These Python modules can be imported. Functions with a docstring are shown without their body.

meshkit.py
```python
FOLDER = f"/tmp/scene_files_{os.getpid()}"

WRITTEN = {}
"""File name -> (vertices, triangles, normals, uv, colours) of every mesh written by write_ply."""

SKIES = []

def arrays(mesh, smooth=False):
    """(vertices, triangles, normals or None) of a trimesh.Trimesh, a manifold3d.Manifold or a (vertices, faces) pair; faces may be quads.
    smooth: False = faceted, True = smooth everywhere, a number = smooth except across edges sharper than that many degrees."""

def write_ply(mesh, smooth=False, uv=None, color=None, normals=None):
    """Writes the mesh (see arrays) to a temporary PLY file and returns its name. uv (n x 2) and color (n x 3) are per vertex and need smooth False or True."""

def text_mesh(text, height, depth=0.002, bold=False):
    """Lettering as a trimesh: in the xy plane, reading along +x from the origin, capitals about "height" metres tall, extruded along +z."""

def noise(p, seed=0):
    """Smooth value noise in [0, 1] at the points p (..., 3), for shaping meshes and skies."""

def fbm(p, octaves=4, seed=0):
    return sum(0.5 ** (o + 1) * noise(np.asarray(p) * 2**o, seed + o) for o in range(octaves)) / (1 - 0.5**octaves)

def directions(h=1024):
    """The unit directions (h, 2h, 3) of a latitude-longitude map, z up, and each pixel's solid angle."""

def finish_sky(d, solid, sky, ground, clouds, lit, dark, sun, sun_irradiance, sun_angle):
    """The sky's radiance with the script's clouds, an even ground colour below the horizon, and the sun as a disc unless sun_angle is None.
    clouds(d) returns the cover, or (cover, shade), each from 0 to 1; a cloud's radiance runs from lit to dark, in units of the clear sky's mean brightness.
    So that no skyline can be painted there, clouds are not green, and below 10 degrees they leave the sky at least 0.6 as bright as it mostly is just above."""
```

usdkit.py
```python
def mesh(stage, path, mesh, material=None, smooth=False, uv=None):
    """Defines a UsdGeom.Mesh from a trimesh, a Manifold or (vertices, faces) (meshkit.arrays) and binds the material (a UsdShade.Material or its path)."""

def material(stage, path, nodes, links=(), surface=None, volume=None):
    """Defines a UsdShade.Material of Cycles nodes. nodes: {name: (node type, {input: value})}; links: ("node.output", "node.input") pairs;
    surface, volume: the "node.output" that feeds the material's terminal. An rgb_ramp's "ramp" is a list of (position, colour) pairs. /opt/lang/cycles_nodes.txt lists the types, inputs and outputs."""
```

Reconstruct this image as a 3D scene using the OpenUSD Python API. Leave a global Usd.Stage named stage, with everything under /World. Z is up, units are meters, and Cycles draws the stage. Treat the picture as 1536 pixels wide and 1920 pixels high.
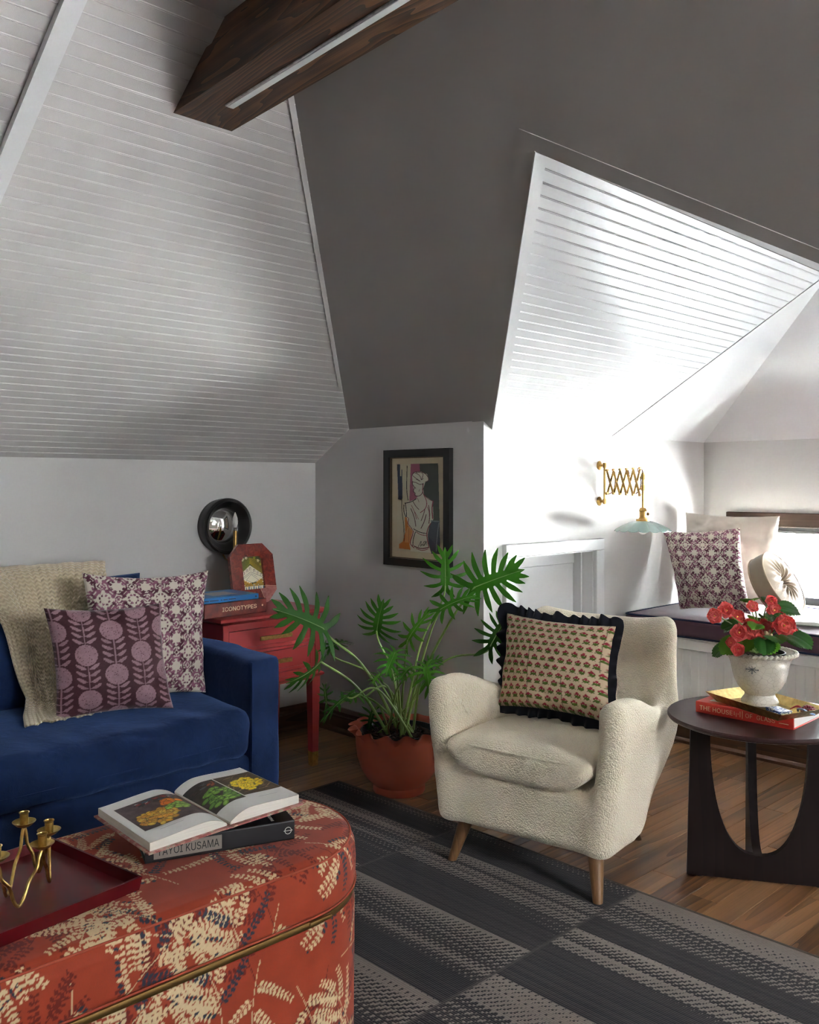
import math, random
import numpy as np
import trimesh, manifold3d as m3, shapely
from shapely.geometry import Polygon, Point, LineString
from pxr import Usd, UsdGeom, UsdLux, UsdShade, Gf, Sdf, Vt
import usdkit, meshkit

stage = Usd.Stage.CreateInMemory()
UsdGeom.SetStageUpAxis(stage, 'Z'); UsdGeom.SetStageMetersPerUnit(stage, 1.0)
UsdGeom.Xform.Define(stage, '/World'); UsdGeom.Scope.Define(stage, '/World/Looks')
T_ = Sdf.ValueTypeNames
# ------------------------------------------------------------------ camera, sky, lights
PSI = 0.8001                                   # heading of the lens, from the X axis (X: along the sofa wall, Y: towards it)
cam = UsdGeom.Camera.Define(stage, '/World/camera')
cP, sP = math.cos(PSI), math.sin(PSI)
cam.AddTransformOp().Set(Gf.Matrix4d(sP, -cP, 0, 0,  0, 0, 1, 0,  -cP, -sP, 0, 0,  0, 0, 1.2, 1))
cam.CreateHorizontalApertureAttr(24.0); cam.CreateVerticalApertureAttr(30.0)
cam.CreateFocalLengthAttr(1706.5 / 1536 * 24.0)
cam.CreateVerticalApertureOffsetAttr(-52.6 / 1536 * 24.0)     # the frame hangs a little below the optical axis (shift lens)
cam.CreateExposureAttr(EXPOSURE := 3.80)
SKY, SUN = 1.70, 34.5
def area_light(name, pos, aim, w, h, power, color=(1, 1, 1)):
    l = UsdLux.RectLight.Define(stage, '/World/' + name)
    l.CreateWidthAttr(w); l.CreateHeightAttr(h); l.CreateIntensityAttr(power); l.CreateColorAttr(Gf.Vec3f(*color))
    z = -np.array(aim, float); z /= np.linalg.norm(z)
    x = np.cross([0, 0, 1], z); x /= np.linalg.norm(x); y = np.cross(z, x)
    l.AddTransformOp().Set(Gf.Matrix4d(*x, 0, *y, 0, *z, 0, *map(float, pos), 1))
    return l
dome = UsdLux.DomeLight.Define(stage, '/World/overcast_sky')
dome.CreateIntensityAttr(SKY); dome.CreateColorAttr(Gf.Vec3f(0.93, 0.97, 1.0))

sun = UsdLux.DistantLight.Define(stage, '/World/sun')         # behind the house: it lights the snow outside, not the room
sun.CreateAngleAttr(0.53); sun.CreateNormalizeAttr(True); sun.CreateIntensityAttr(SUN); sun.CreateColorAttr(Gf.Vec3f(1.0, .97, .92))
sun.AddTransformOp().Set(Gf.Matrix4d(*np.block([[np.array(SUNM := (lambda z: (lambda x: [x, np.cross(z, x), z])(np.cross((0, 0, 1.), z) / np.linalg.norm(np.cross((0, 0, 1.), z))))(np.array((-.930, .08, .359)))), np.zeros((3, 1))], [np.zeros((1, 3)), np.ones((1, 1))]]).ravel().tolist()))

# ------------------------------------------------------------------ node graphs
class Ref(str): pass
class G:
    def __init__(s): s.n, s.l, s.k = {}, [], 0
    def __call__(s, kind, **inp):
        s.k += 1; name = f'{kind}_{s.k}'; vals = {}
        for k, v in inp.items():
            if isinstance(v, Ref): s.l.append((str(v), f'{name}.{k}'))
            else: vals[k] = v
        s.n[name] = (kind, vals)
        return lambda out: Ref(f'{name}.{out}')
    def math(s, op, a, b=0.0, c=0.0): return s('math', math_type=op, value1=a, value2=b, value3=c)('value')
    def mix(s, f, a, b, t='mix'): return s('mix_color', blend_type=t, fac=f, a=a, b=b)('result')
    def ramp(s, f, stops, interp=True): return s('rgb_ramp', fac=f, ramp=stops, interpolate=interp)('color')
    def obj(s): return s('texture_coordinate')('object')
    def map(s, v, scale=(1, 1, 1), rot=(0, 0, 0), loc=(0, 0, 0)): return s('mapping', vector=v, scale=scale, rotation=rot, location=loc)('vector')
    def noise(s, v, scale, detail=2., rough=.5, out='fac', **k): return s('noise_texture', vector=v, scale=float(scale), detail=float(detail), roughness=float(rough), **k)(out)
    def bump(s, h, strength=1., dist=.002, **k): return s('bump', height=h, strength=float(strength), distance=float(dist), **k)('normal')
    def done(s, name, **pr):
        p = s('principled_bsdf', **pr)('BSDF')
        return usdkit.material(stage, '/World/Looks/' + name, s.n, s.l, surface=p)
    def surf(s, name, ref): return usdkit.material(stage, '/World/Looks/' + name, s.n, s.l, surface=str(ref))
def hexc(h):
    h = h.lstrip('#'); c = [int(h[i:i + 2], 16) / 255 for i in (0, 2, 4)]
    return tuple(x / 12.92 if x <= .04045 else ((x + .055) / 1.055) ** 2.4 for x in c)
def plain(name, col, rough=.5, **k): return G().done(name, base_color=tuple(col), roughness=rough, **k)
M = {}
def paint(name, col, rough=.55, grain=1.0):
    g = G(); v = g.obj()
    n = g.noise(v, 420, 2); n2 = g.noise(v, 3.0, 3)
    c = g.mix(g.math('multiply', n2, .35), tuple(col), tuple(x * .93 for x in col))
    return g.done(name, base_color=c, roughness=rough, normal=g.bump(n, .25 * grain, .0008))
def cloth(name, col=None, scale=900., strength=.35, sheen=.3, rough=.85, var=.12, attr=False):
    """woven cloth; attr: colour comes from the printed pattern stored on the mesh"""
    g = G(); v = g.obj()
    base = g('attribute', attribute='Cd')('color') if attr else tuple(col)
    n = g.noise(v, 18, 3); f = g.noise(v, scale, 2)
    c = g.mix(g.math('multiply', f, var * 2), base, (0.0, 0.0, 0.0)) if attr else g.mix(g.math('multiply', n, .6), base, tuple(x * (1 - var * 1.6) for x in col))
    return g.done(name, base_color=c, roughness=rough, normal=g.bump(f, strength, .0012), sheen_weight=sheen, sheen_roughness=.4, specular_ior_level=.25)
def metal(name, col, rough=.25):
    g = G(); n = g.noise(g.obj(), 60, 3)
    r = g('map_range', value=n, to_min=rough * .8, to_max=rough * 1.35)('result')
    return g.done(name, base_color=tuple(col), metallic=1.0, roughness=r)
def timber(name, dark, light, axis=0, scale=1.0, rough=.4, coat=0.0, spec=.5, rnd=.35, contrast=1.0, bump=.25):
    """wood with the grain along the given axis of the object's own space"""
    g = G(); v = g.obj()
    r = g('object_info')('random')
    off = g('combine_xyz', x=g.math('multiply', r, 37.), y=g.math('multiply', r, 19.), z=g.math('multiply', r, 11.))('vector')
    v = g('vector_math', math_type='add', vector1=v, vector2=off)('vector')
    sc = [9 * scale] * 3; sc[axis] = .55 * scale
    m = g.map(v, tuple(sc))
    warp = g.noise(m, 1.0, 3, .55)
    ring = g('wave_texture', vector=g('vector_math', math_type='multiply_add', vector1=g('noise_texture', vector=m, scale=.9, detail=2.0)('color'), vector2=(2.6, 2.6, 2.6), vector3=m)('vector'), wave_type='bands', bands_direction='diagonal', profile='saw', scale=1.15, distortion=1.6, detail=2.0, detail_scale=1.2)('fac')
    sf = [170 * scale] * 3; sf[axis] = 5 * scale
    fine = g.noise(g.map(v, tuple(sf)), 1.0, 3, .6)
    f = g.math('add', g.math('multiply', ring, .38 * contrast), g.math('add', g.math('multiply', fine, .40 * contrast), g.math('multiply', warp, .42)))
    f = g.math('add', f, g.math('multiply', g.math('subtract', r, .5), rnd))
    c = g.ramp(f, [(0.12, dark), (.55, tuple((a + b) / 2 for a, b in zip(dark, light))), (1.0, light)])
    return g.done(name, base_color=c, roughness=rough, coat_weight=coat, coat_roughness=.25, specular_ior_level=spec, normal=g.bump(fine, bump, .0008))

# ------------------------------------------------------------------ prims
used = {}
def numbered(parent, name):
    k = (parent, name); i = used.get(k, 0); used[k] = i + 1
    return name if i == 0 else f'{name}_{i:03d}'
def path_of(parent): return '/World' if parent is None else str(parent.GetPath())
def tag(p, label=None, cat=None, group=None, kind=None):
    for k, v in (('label', label), ('category', cat), ('group', group), ('kind', kind)):
        if v: p.SetCustomDataByKey(k, v)
    return p
def thing(name, label=None, cat=None, loc=(0, 0, 0), rz=0.0, group=None, kind=None, parent=None, rot=None):
    x = UsdGeom.Xform.Define(stage, path_of(parent) + '/' + numbered(path_of(parent), name))
    x.AddTranslateOp().Set(Gf.Vec3d(*map(float, loc)))
    if rz: x.AddRotateZOp().Set(float(rz))
    if rot is not None: x.AddRotateXYZOp().Set(Gf.Vec3f(*map(float, rot)))
    return tag(x.GetPrim(), label, cat, group, kind)
def obj(name, mesh, mat, parent=None, smooth=30, col=None, label=None, cat=None, group=None, kind=None, loc=None, rz=None):
    """one Mesh prim; col: one colour per vertex, the flat print of the surface"""
    p = path_of(parent) + '/' + numbered(path_of(parent), name)
    if isinstance(mesh, list): mesh = cat_(mesh)
    m = usdkit.mesh(stage, p, mesh, M[mat] if isinstance(mat, str) else mat, smooth=smooth)
    if col is not None:
        UsdGeom.PrimvarsAPI(m).CreatePrimvar('Cd', T_.Color3fArray, 'vertex').Set(Vt.Vec3fArray.FromNumpy(np.ascontiguousarray(col, np.float32)))
    if loc is not None: m.AddTranslateOp().Set(Gf.Vec3d(*map(float, loc)))
    if rz: m.AddRotateZOp().Set(float(rz))
    return tag(m.GetPrim(), label, cat, group, kind)

# ------------------------------------------------------------------ shapes (trimesh)
def TM(v, f): return trimesh.Trimesh(np.asarray(v, float), np.asarray(f, int), process=False)
def cat_(ms): return trimesh.util.concatenate([m if isinstance(m, trimesh.Trimesh) else TM(*meshkit.arrays(m)[:2]) for m in ms])
def quads(f): f = np.asarray(f, int); return np.vstack([f[:, [0, 1, 2]], f[:, [0, 2, 3]]])
def box(x0, x1, y0, y1, z0, z1, r=0.0):
    """box with chamfered edges"""
    x0, x1 = sorted((x0, x1)); y0, y1 = sorted((y0, y1)); z0, z1 = sorted((z0, z1))
    r = min(r, (x1 - x0) / 2.01, (y1 - y0) / 2.01, (z1 - z0) / 2.01)
    if r <= 0: return trimesh.creation.box(bounds=[[x0, y0, z0], [x1, y1, z1]])
    p = []
    for sx, X in ((1, x0), (-1, x1)):
        for sy, Y in ((1, y0), (-1, y1)):
            for sz, Z in ((1, z0), (-1, z1)):
                p += [(X, Y + sy * r, Z + sz * r), (X + sx * r, Y, Z + sz * r), (X + sx * r, Y + sy * r, Z)]
    return trimesh.convex.convex_hull(np.array(p))
def rbox(x0, x1, y0, y1, z0, z1, r, n=12):
    """box with round edges"""
    s = m3.Manifold.sphere(r, n)
    return hull([s.translate((x, y, z)) for x in (x0 + r, x1 - r) for y in (y0 + r, y1 - r) for z in (z0 + r, z1 - r)])
def hull(ms): return TM(*meshkit.arrays(m3.Manifold.batch_hull(ms))[:2])
def grid(P):
    """open sheet from an (n, m, 3) array of points"""
    n, m = P.shape[:2]; i = np.arange(n * m).reshape(n, m)
    return TM(P.reshape(-1, 3), quads(np.stack([i[:-1, :-1], i[1:, :-1], i[1:, 1:], i[:-1, 1:]], -1).reshape(-1, 4)))
def ring_grid(P, cap=True):
    """tube from (n rings, m points, 3); capped at both ends"""
    n, m = P.shape[:2]; i = np.arange(n * m).reshape(n, m); j = np.roll(i, -1, 1)
    f = [quads(np.stack([i[:-1], j[:-1], j[1:], i[1:]], -1).reshape(-1, 4))]; v = P.reshape(-1, 3)
    if cap:
        for row, flip in ((0, 1), (n - 1, 0)):
            c = len(v); v = np.vstack([v, P[row].mean(0)])
            t = np.stack([i[row], j[row], np.full(m, c)], 1); f.append(t[:, ::-1] if flip else t)
    return TM(v, np.vstack(f))
def lathe(prof, n=48, cap=True):
    """profile of (r, z), from bottom to top, turned round z"""
    a = np.linspace(0, 2 * np.pi, n, endpoint=False); p = np.asarray(prof, float)
    return ring_grid(np.stack([p[:, :1] * np.cos(a), p[:, :1] * np.sin(a), np.repeat(p[:, 1:], n, 1)], -1), cap)
def spline(pts, n=24, closed=False):
    from scipy.interpolate import CubicSpline
    p = np.asarray(pts, float)
    if closed: p = np.vstack([p, p[:1]])
    t = np.r_[0, np.cumsum(np.linalg.norm(np.diff(p, axis=0), axis=1) + 1e-9)]
    cs = CubicSpline(t, p, bc_type='periodic' if closed else 'natural')
    return cs(np.linspace(0, t[-1], n))
def tube(pts, r, n=8, cap=True):
    p = np.asarray(pts, float); r = np.broadcast_to(np.asarray(r, float), (len(p),))
    t = np.gradient(p, axis=0); t /= np.linalg.norm(t, axis=1, keepdims=True) + 1e-12
    u = np.cross(t[0], [0, 0, 1.0]);
    if np.linalg.norm(u) < 1e-3: u = np.cross(t[0], [0, 1.0, 0])
    U = []
    for k in range(len(p)):
        u = u - t[k] * (u @ t[k]); u /= np.linalg.norm(u) + 1e-12; U.append(u)
    U = np.array(U); W = np.cross(t, U); a = np.linspace(0, 2 * np.pi, n, endpoint=False)
    return ring_grid(p[:, None] + r[:, None, None] * (U[:, None] * np.cos(a)[None, :, None] + W[:, None] * np.sin(a)[None, :, None]), cap)
def extrude(poly, h, z=0.0):
    poly = poly if isinstance(poly, shapely.Geometry) else Polygon(poly)
    ms = [trimesh.creation.extrude_polygon(g, h, engine='earcut') for g in getattr(poly, 'geoms', [poly])]
    m = trimesh.util.concatenate(ms); m.apply_translation((0, 0, z)); return m
def prism(poly, O, U, V, h):
    """extrude a 2-D outline that lies in the plane O + a*U + b*V by h along U x V"""
    U = np.array(U, float); V = np.array(V, float); W = np.cross(U, V); W /= np.linalg.norm(W)
    m = extrude(poly, h); T = np.eye(4); T[:3, 0], T[:3, 1], T[:3, 2], T[:3, 3] = U, V, W, O
    m.apply_transform(T); return m
def place(m, loc=(0, 0, 0), rz=0.0, rx=0.0, ry=0.0, s=1.0):
    m = m.copy(); R = trimesh.transformations.euler_matrix(math.radians(rx), math.radians(ry), math.radians(rz), 'sxyz')
    R[:3, :3] *= s; R[:3, 3] = loc; m.apply_transform(R); return m
def frame_mesh(m, O, U, V, W):
    T = np.eye(4); T[:3, 0], T[:3, 1], T[:3, 2], T[:3, 3] = U, V, W, O
    m = m.copy(); m.apply_transform(T); return m
def sheet(P, t):
    """thick sheet: (n, m, 3) points offset by t along the vertex normals, closed rim"""
    du = np.gradient(P, axis=0); dv = np.gradient(P, axis=1); N = np.cross(du, dv); N /= np.linalg.norm(N, axis=2, keepdims=True) + 1e-12
    Q = P - N * np.asarray(t)[..., None] if np.ndim(t) else P - N * t
    n, m = P.shape[:2]; i = np.arange(n * m).reshape(n, m); k = n * m
    q = np.stack([i[:-1, :-1], i[1:, :-1], i[1:, 1:], i[:-1, 1:]], -1).reshape(-1, 4)
    rim = np.r_[i[0, :-1], i[:-1, -1], i[-1, :0:-1], i[:0:-1, 0]]; rn = np.roll(rim, -1)
    return TM(np.vstack([P.reshape(-1, 3), Q.reshape(-1, 3)]), quads(np.vstack([q, (q + k)[:, ::-1], np.stack([rn, rim, rim + k, rn + k], 1)[:, ::-1]])))
def smooth_mesh(m, n=6):
    trimesh.smoothing.filter_taubin(m, iterations=n); return m
def nets(f, lo, hi, h):
    """surface nets: the zero level of f(points) (negative inside) on a grid of step h, as a closed mesh"""
    ax = [np.arange(a - h, b + 2 * h, h) for a, b in zip(lo, hi)]
    X = np.stack(np.meshgrid(*ax, indexing='ij'), -1); D = f(X.reshape(-1, 3)).reshape(X.shape[:3])
    S = D < 0; s = np.array(S.shape) - 1
    c = [(a, b, d) for a in (0, 1) for b in (0, 1) for d in (0, 1)]
    sl = lambda A, o: A[o[0]:o[0] + s[0], o[1]:o[1] + s[1], o[2]:o[2] + s[2]]
    cnt = sum(sl(S, o).astype(int) for o in c); act = (cnt > 0) & (cnt < 8)
    acc = np.zeros(tuple(s) + (3,)); num = np.zeros(tuple(s))
    for i, a in enumerate(c):
        for b in c[i + 1:]:
            if sum(abs(p - q) for p, q in zip(a, b)) != 1: continue
            da, db = sl(D, a), sl(D, b); x = (da < 0) != (db < 0)
            t = np.where(x, da / np.where(x, da - db, 1), 0)
            acc += np.where(x[..., None], np.array(a) + t[..., None] * (np.array(b) - np.array(a)), 0); num += x
    idx = -np.ones(tuple(s), int); idx[act] = np.arange(act.sum())
    V = (np.argwhere(act) + acc[act] / num[act][:, None]) * h + np.array([a[0] for a in ax])
    F = []
    for k in range(3):
        o = [0, 0, 0]; o[k] = 1; u, w = [(1, 2), (2, 0), (0, 1)][k]
        A = S[:-1, :-1, :-1]; B = sl(S, tuple(o)); cr = A != B
        I = np.argwhere(cr); I = I[(I[:, u] > 0) & (I[:, w] > 0)]
        e = np.eye(3, dtype=int); g = lambda d: idx[tuple((I - d).T)]
        q = np.stack([g(e[u] + e[w]), g(e[w]), g(0 * e[u]), g(e[u])], 1)
        fl = A[tuple(I.T)]; q[~fl] = q[~fl][:, ::-1]; F.append(q[(q >= 0).all(1)])
    return TM(V, quads(np.vstack(F)))
def sd_box(p, c, b, r):
    q = np.abs(p - np.array(c)) - (np.array(b) - r)
    return np.linalg.norm(np.maximum(q, 0), axis=1) + np.minimum(q.max(1), 0) - r
def smin(a, b, k):
    h = np.clip(.5 + .5 * (b - a) / k, 0, 1); return b * (1 - h) + a * h - k * h * (1 - h)
def smax(a, b, k): return -smin(-a, -b, k)
def lerp(a, b, t): return a + (b - a) * t
def sstep(a, b, x):
    t = np.clip((x - a) / (b - a), 0, 1); return t * t * (3 - 2 * t)
def text(s, height, depth=.0006, bold=False, center=False):
    m = meshkit.text_mesh(s, height, depth, bold)
    if center: b = m.bounds; m.apply_translation((-(b[0, 0] + b[1, 0]) / 2, -height / 2, 0))
    return m
# ------------------------------------------------------------------ materials of the room
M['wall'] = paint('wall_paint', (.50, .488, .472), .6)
M['slope'] = paint('shaded_slope_paint', (.33, .318, .302), .6)  # greyer than the wall paint: shade worked into the base colour
M['benchwhite'] = paint('bench_paint', (.76, .755, .745), .4, .5)
M['white'] = paint('trim_paint', (.56, .56, .556), .35, .5)
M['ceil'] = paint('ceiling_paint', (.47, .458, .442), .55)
M['brass'] = metal('brass', (.44, .27, .09), .30)
M['black'] = plain('black_lacquer', (.012, .011, .010), .35)
M['baseboard'] = timber('baseboard_wood', (.030, .012, .006), (.16, .070, .030), 1, rough=.35)
M['baseboard_x'] = timber('baseboard_wood_x', (.030, .012, .006), (.16, .070, .030), 0, rough=.35)
g = G(); v = g.obj(); m_ = g.map(v, (34, 1.3, 34)); w_ = g.noise(m_, .5, 3)
r_ = g('wave_texture', vector=g('vector_math', math_type='multiply_add', vector1=g('noise_texture', vector=g.map(v, (7, .9, 7)), scale=1.0, detail=3.0)('color'), vector2=(.30, .30, .30), vector3=v)('vector'), wave_type='bands', bands_direction='x', profile='saw', scale=16.0, distortion=.6, detail=2.0)('fac')
f_ = g.math('add', g.math('multiply', r_, .55), g.math('add', g.math('multiply', g.noise(g.map(v, (260, 5, 260)), 1.0, 3), .35), g.math('multiply', w_, .25)))
M['beam'] = g.done('beam_oak', base_color=g.ramp(f_, [(.25, (.009, .0038, .0016)), (.6, (.068, .029, .011)), (.95, (.17, .076, .029))]), roughness=.5, normal=g.bump(f_, .4, .0015))
M['plank'] = [timber(f'floor_oak_{i}', d, l, 0, .9, rough=.30, rnd=.5, contrast=1.2) for i, (d, l) in enumerate(
    [((.055, .024, .010), (.32, .160, .074)), ((.042, .018, .008), (.25, .120, .055)), ((.066, .030, .013), (.37, .190, .088)), ((.050, .021, .010), (.29, .135, .060))])]
M['valance'] = timber('valance_walnut', (.020, .011, .007), (.085, .050, .034), 1, rough=.6, spec=.2)
M['sash'] = plain('window_sash_dark', (.014, .017, .020), .5)
M['gapgrey'] = plain('shadow_gap_filler', (.055, .052, .048), .8)
g = G(); fr = g.math('multiply', g('fresnel', IOR=1.45)('fac'), g.math('subtract', 1.0, g('geometry')('backfacing')))
M['glass'] = g.surf('window_glass', g('mix_closure', fac=fr, closure1=g('transparent_bsdf', color=(.97, .985, .98))('BSDF'), closure2=g('glossy_bsdf', color=(1, 1, 1), roughness=.02)('BSDF'))('closure'))
# ------------------------------------------------------------------ the room
TN = 0.607; XB, YA, YC, XD = 2.834, 3.595, 2.48, 4.68; HA, HB, HC = 1.304, 1.462, 1.429
LS = math.hypot(1, TN); YR = 1.45; YE = 2 * YR - YC; ZR = HC + (YC - YR) * TN; ZT = 2.335; XW, YW = -1.7, -2.4
def za(y): return HA + (YA - y) * TN            # slope over the sofa
def zf(y): return HC + (YC - y) * TN            # left slope of the dormer
def ze(x): return HB + (XB - x) * TN            # slope over the dormer wall
def solid(pts, t, n):
    """slab: a flat outline of 3-D points given a thickness t along n"""
    p = np.asarray(pts, float); n = np.array(n, float) / np.linalg.norm(n); k = len(p)
    nn = np.zeros(3)
    for i in range(k): nn += np.cross(p[i], p[(i + 1) % k])
    u = p[1] - p[0]; u /= np.linalg.norm(u); w = np.cross(nn / np.linalg.norm(nn), u)
    poly = Polygon([((q - p[0]) @ u, (q - p[0]) @ w) for q in p])
    m = prism(poly, p[0], u, w, t); nw = np.cross(u, w)
    if nw @ n < 0: m.apply_translation(-nw / np.linalg.norm(nw) * t)
    return m
ST = dict(kind='structure')
# floor: a sub floor and rows of oak planks
fl = thing('floor', 'brown oak plank floor of the attic room', kind='structure')
obj('subfloor', [box(XW - .1, XB + .1, YW - .1, YA + .1, -.08, -.0135), box(XB, XD + .1, YE, YC + .3, -.08, -.0135)], 'baseboard', fl, smooth=False)
rnd = random.Random(4)
PW = .0825
for i in range(-12, 44):
    y0 = i * PW + .018; y1 = y0 + PW
    if y0 > YA: break
    xe = 3.86 if YE < y0 < YC - .02 else XB
    x = -.9 - rnd.random() * 1.1 if y0 < 2.6 else .3 - rnd.random()
    if y0 < 1.2: x = 1.0 - rnd.random()
    while x < xe:
        L = rnd.choice([.46, .62, .78, .93, 1.08]) + rnd.random() * .05
        x1 = min(x + L, xe)
        if xe - x1 < .16: x1 = xe
        if x1 > .2: obj('plank', box(x + .0006, x1 - .0006, y0 + .0005, min(y1 - .0005, YA), -.013, rnd.uniform(-.0005, 0), .0011), M['plank'][rnd.randrange(4)], fl, smooth=False)
        x = x1
# walls
T = .12
wl = thing('wall_left', kind='structure'); obj('wall_panel', box(XW - T, XB + T, YA, YA + T, -.08, HA + .12), 'wall', wl, smooth=False)
wb = thing('wall_back', kind='structure')
yh = YA - (HB - HA) / TN
obj('wall_panel', solid([(XB, YC, 0), (XB, YA, 0), (XB, YA, HA), (XB, yh, HB), (XB, YC, HB)], T, (1, 0, 0)), 'wall', wb, smooth=False)
obj('wall_panel', box(XB, XB + T, YW, YE, 0, HB), 'wall', wb, smooth=False)
obj('wall_panel', box(XB + .02, XB + T + .1, YC + .2, YA + T, HA - .1, HB + .12), 'wall', wb, smooth=False)  # unseen block added behind the hip corner to stop light leaking in
wc = thing('wall_dormer_left', kind='structure')
DX0, DX1, DZ = 3.034, 3.608, .882
obj('wall_panel', solid([(XB + T, YC, 0), (DX0 - .012, YC, 0), (DX0 - .012, YC, DZ + .012), (DX1 + .012, YC, DZ + .012), (DX1 + .012, YC, 0), (XD + T, YC, 0), (XD + T, YC, HC + .06), (XB + .16, YC, HC + .06), (XB + T, YC, HC)], T, (0, 1, 0)), 'wall', wc, smooth=False)
we = thing('wall_dormer_right', kind='structure'); obj('wall_panel', box(XB, XD + T, YE - T, YE, 0, HC), 'wall', we, smooth=False)
WY0, WY1, WZ0, WZ1 = .70, 2.15, .575, .985
wd = thing('wall_window', kind='structure')
W = Polygon([(YE - T, 0), (YC + T, 0), (YC + T, HC + .03), (YE - T, HC + .03)], [[(WY0, WZ0), (WY1, WZ0), (WY1, WZ1), (WY0, WZ1)]])
obj('wall_panel', prism(W, (XD, 0, 0), (0, 1, 0), (0, 0, 1), .16), 'wall', wd, smooth=False)
# rear of the room, behind the lens: gable wall, its unseen window put in for fill light
wr = thing('wall_rear', kind='structure')
RW = [(1.25, 2.08, 1.25, 1.88)]
W = Polygon([(XW - T, 0), (XB + T, 0), (XB + T, HB), (1.404, ZT), (XW - T, ZT)], [[(a, c), (b, c), (b, d), (a, d)] for a, b, c, d in RW])
obj('wall_panel', prism(W, (0, YW, 0), (1, 0, 0), (0, 0, 1), T), 'wall', wr, smooth=False)
ws = thing('wall_side', kind='structure'); obj('wall_panel', box(XW - T, XW, YW - T, YA + T, 0, ZT), 'wall', ws, smooth=False)
# ceiling over the sofa: beadboards run along the room and end on the hip
c0 = thing('ceiling', 'pale beadboard slope over the sofa', kind='structure')
ZTy = YA - (ZT - HA) / TN; hipx = lambda y: XB - (yh - y)
A3 = lambda x, y, d=0: (x, y + d * TN / LS, za(y) + d / LS)          # d: depth above the painted face
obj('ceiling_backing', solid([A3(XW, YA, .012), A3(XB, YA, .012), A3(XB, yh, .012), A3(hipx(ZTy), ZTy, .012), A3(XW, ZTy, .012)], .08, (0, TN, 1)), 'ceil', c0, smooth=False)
BP = .0389
def boards(name, parent, s0, s1, place3, xa, xb, mat):
    """beadboards from slope length s0 to s1: each is a flat with a bead and two quirks at its upper edge"""
    n = round((s1 - s0) / BP)
    prof = [(0.0, .002), (.0004, .0), (BP - .0060, 0), (BP - .0055, .0010), (BP - .0048, .0), (BP - .0028, -.0011), (BP - .0010, .0), (BP - .0004, .0016), (BP, .002)]
    for i in range(n):
        p = [(s0 + i * BP + a, d) for a, d in prof]
        if p[-1][0] > s1 + .02: break
        A = np.array([place3(xa(s), s, d) for s, d in p] + [place3(xa(s), s, .013) for s in (p[-1][0], p[0][0])])
        B = np.array([place3(xb(s), s, d) for s, d in p] + [place3(xb(s), s, .013) for s in (p[-1][0], p[0][0])])
        obj(name, ring_grid(np.stack([A, B]), True), mat, parent, smooth=False)
yA = lambda s: YA - s / LS
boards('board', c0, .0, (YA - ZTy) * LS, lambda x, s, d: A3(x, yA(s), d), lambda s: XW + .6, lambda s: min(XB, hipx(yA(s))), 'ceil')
obj('flat_panel', box(XW - .1, 1.46, YW - .1, ZTy + .02, ZT, ZT + .08), 'ceil', c0, smooth=False)
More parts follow.
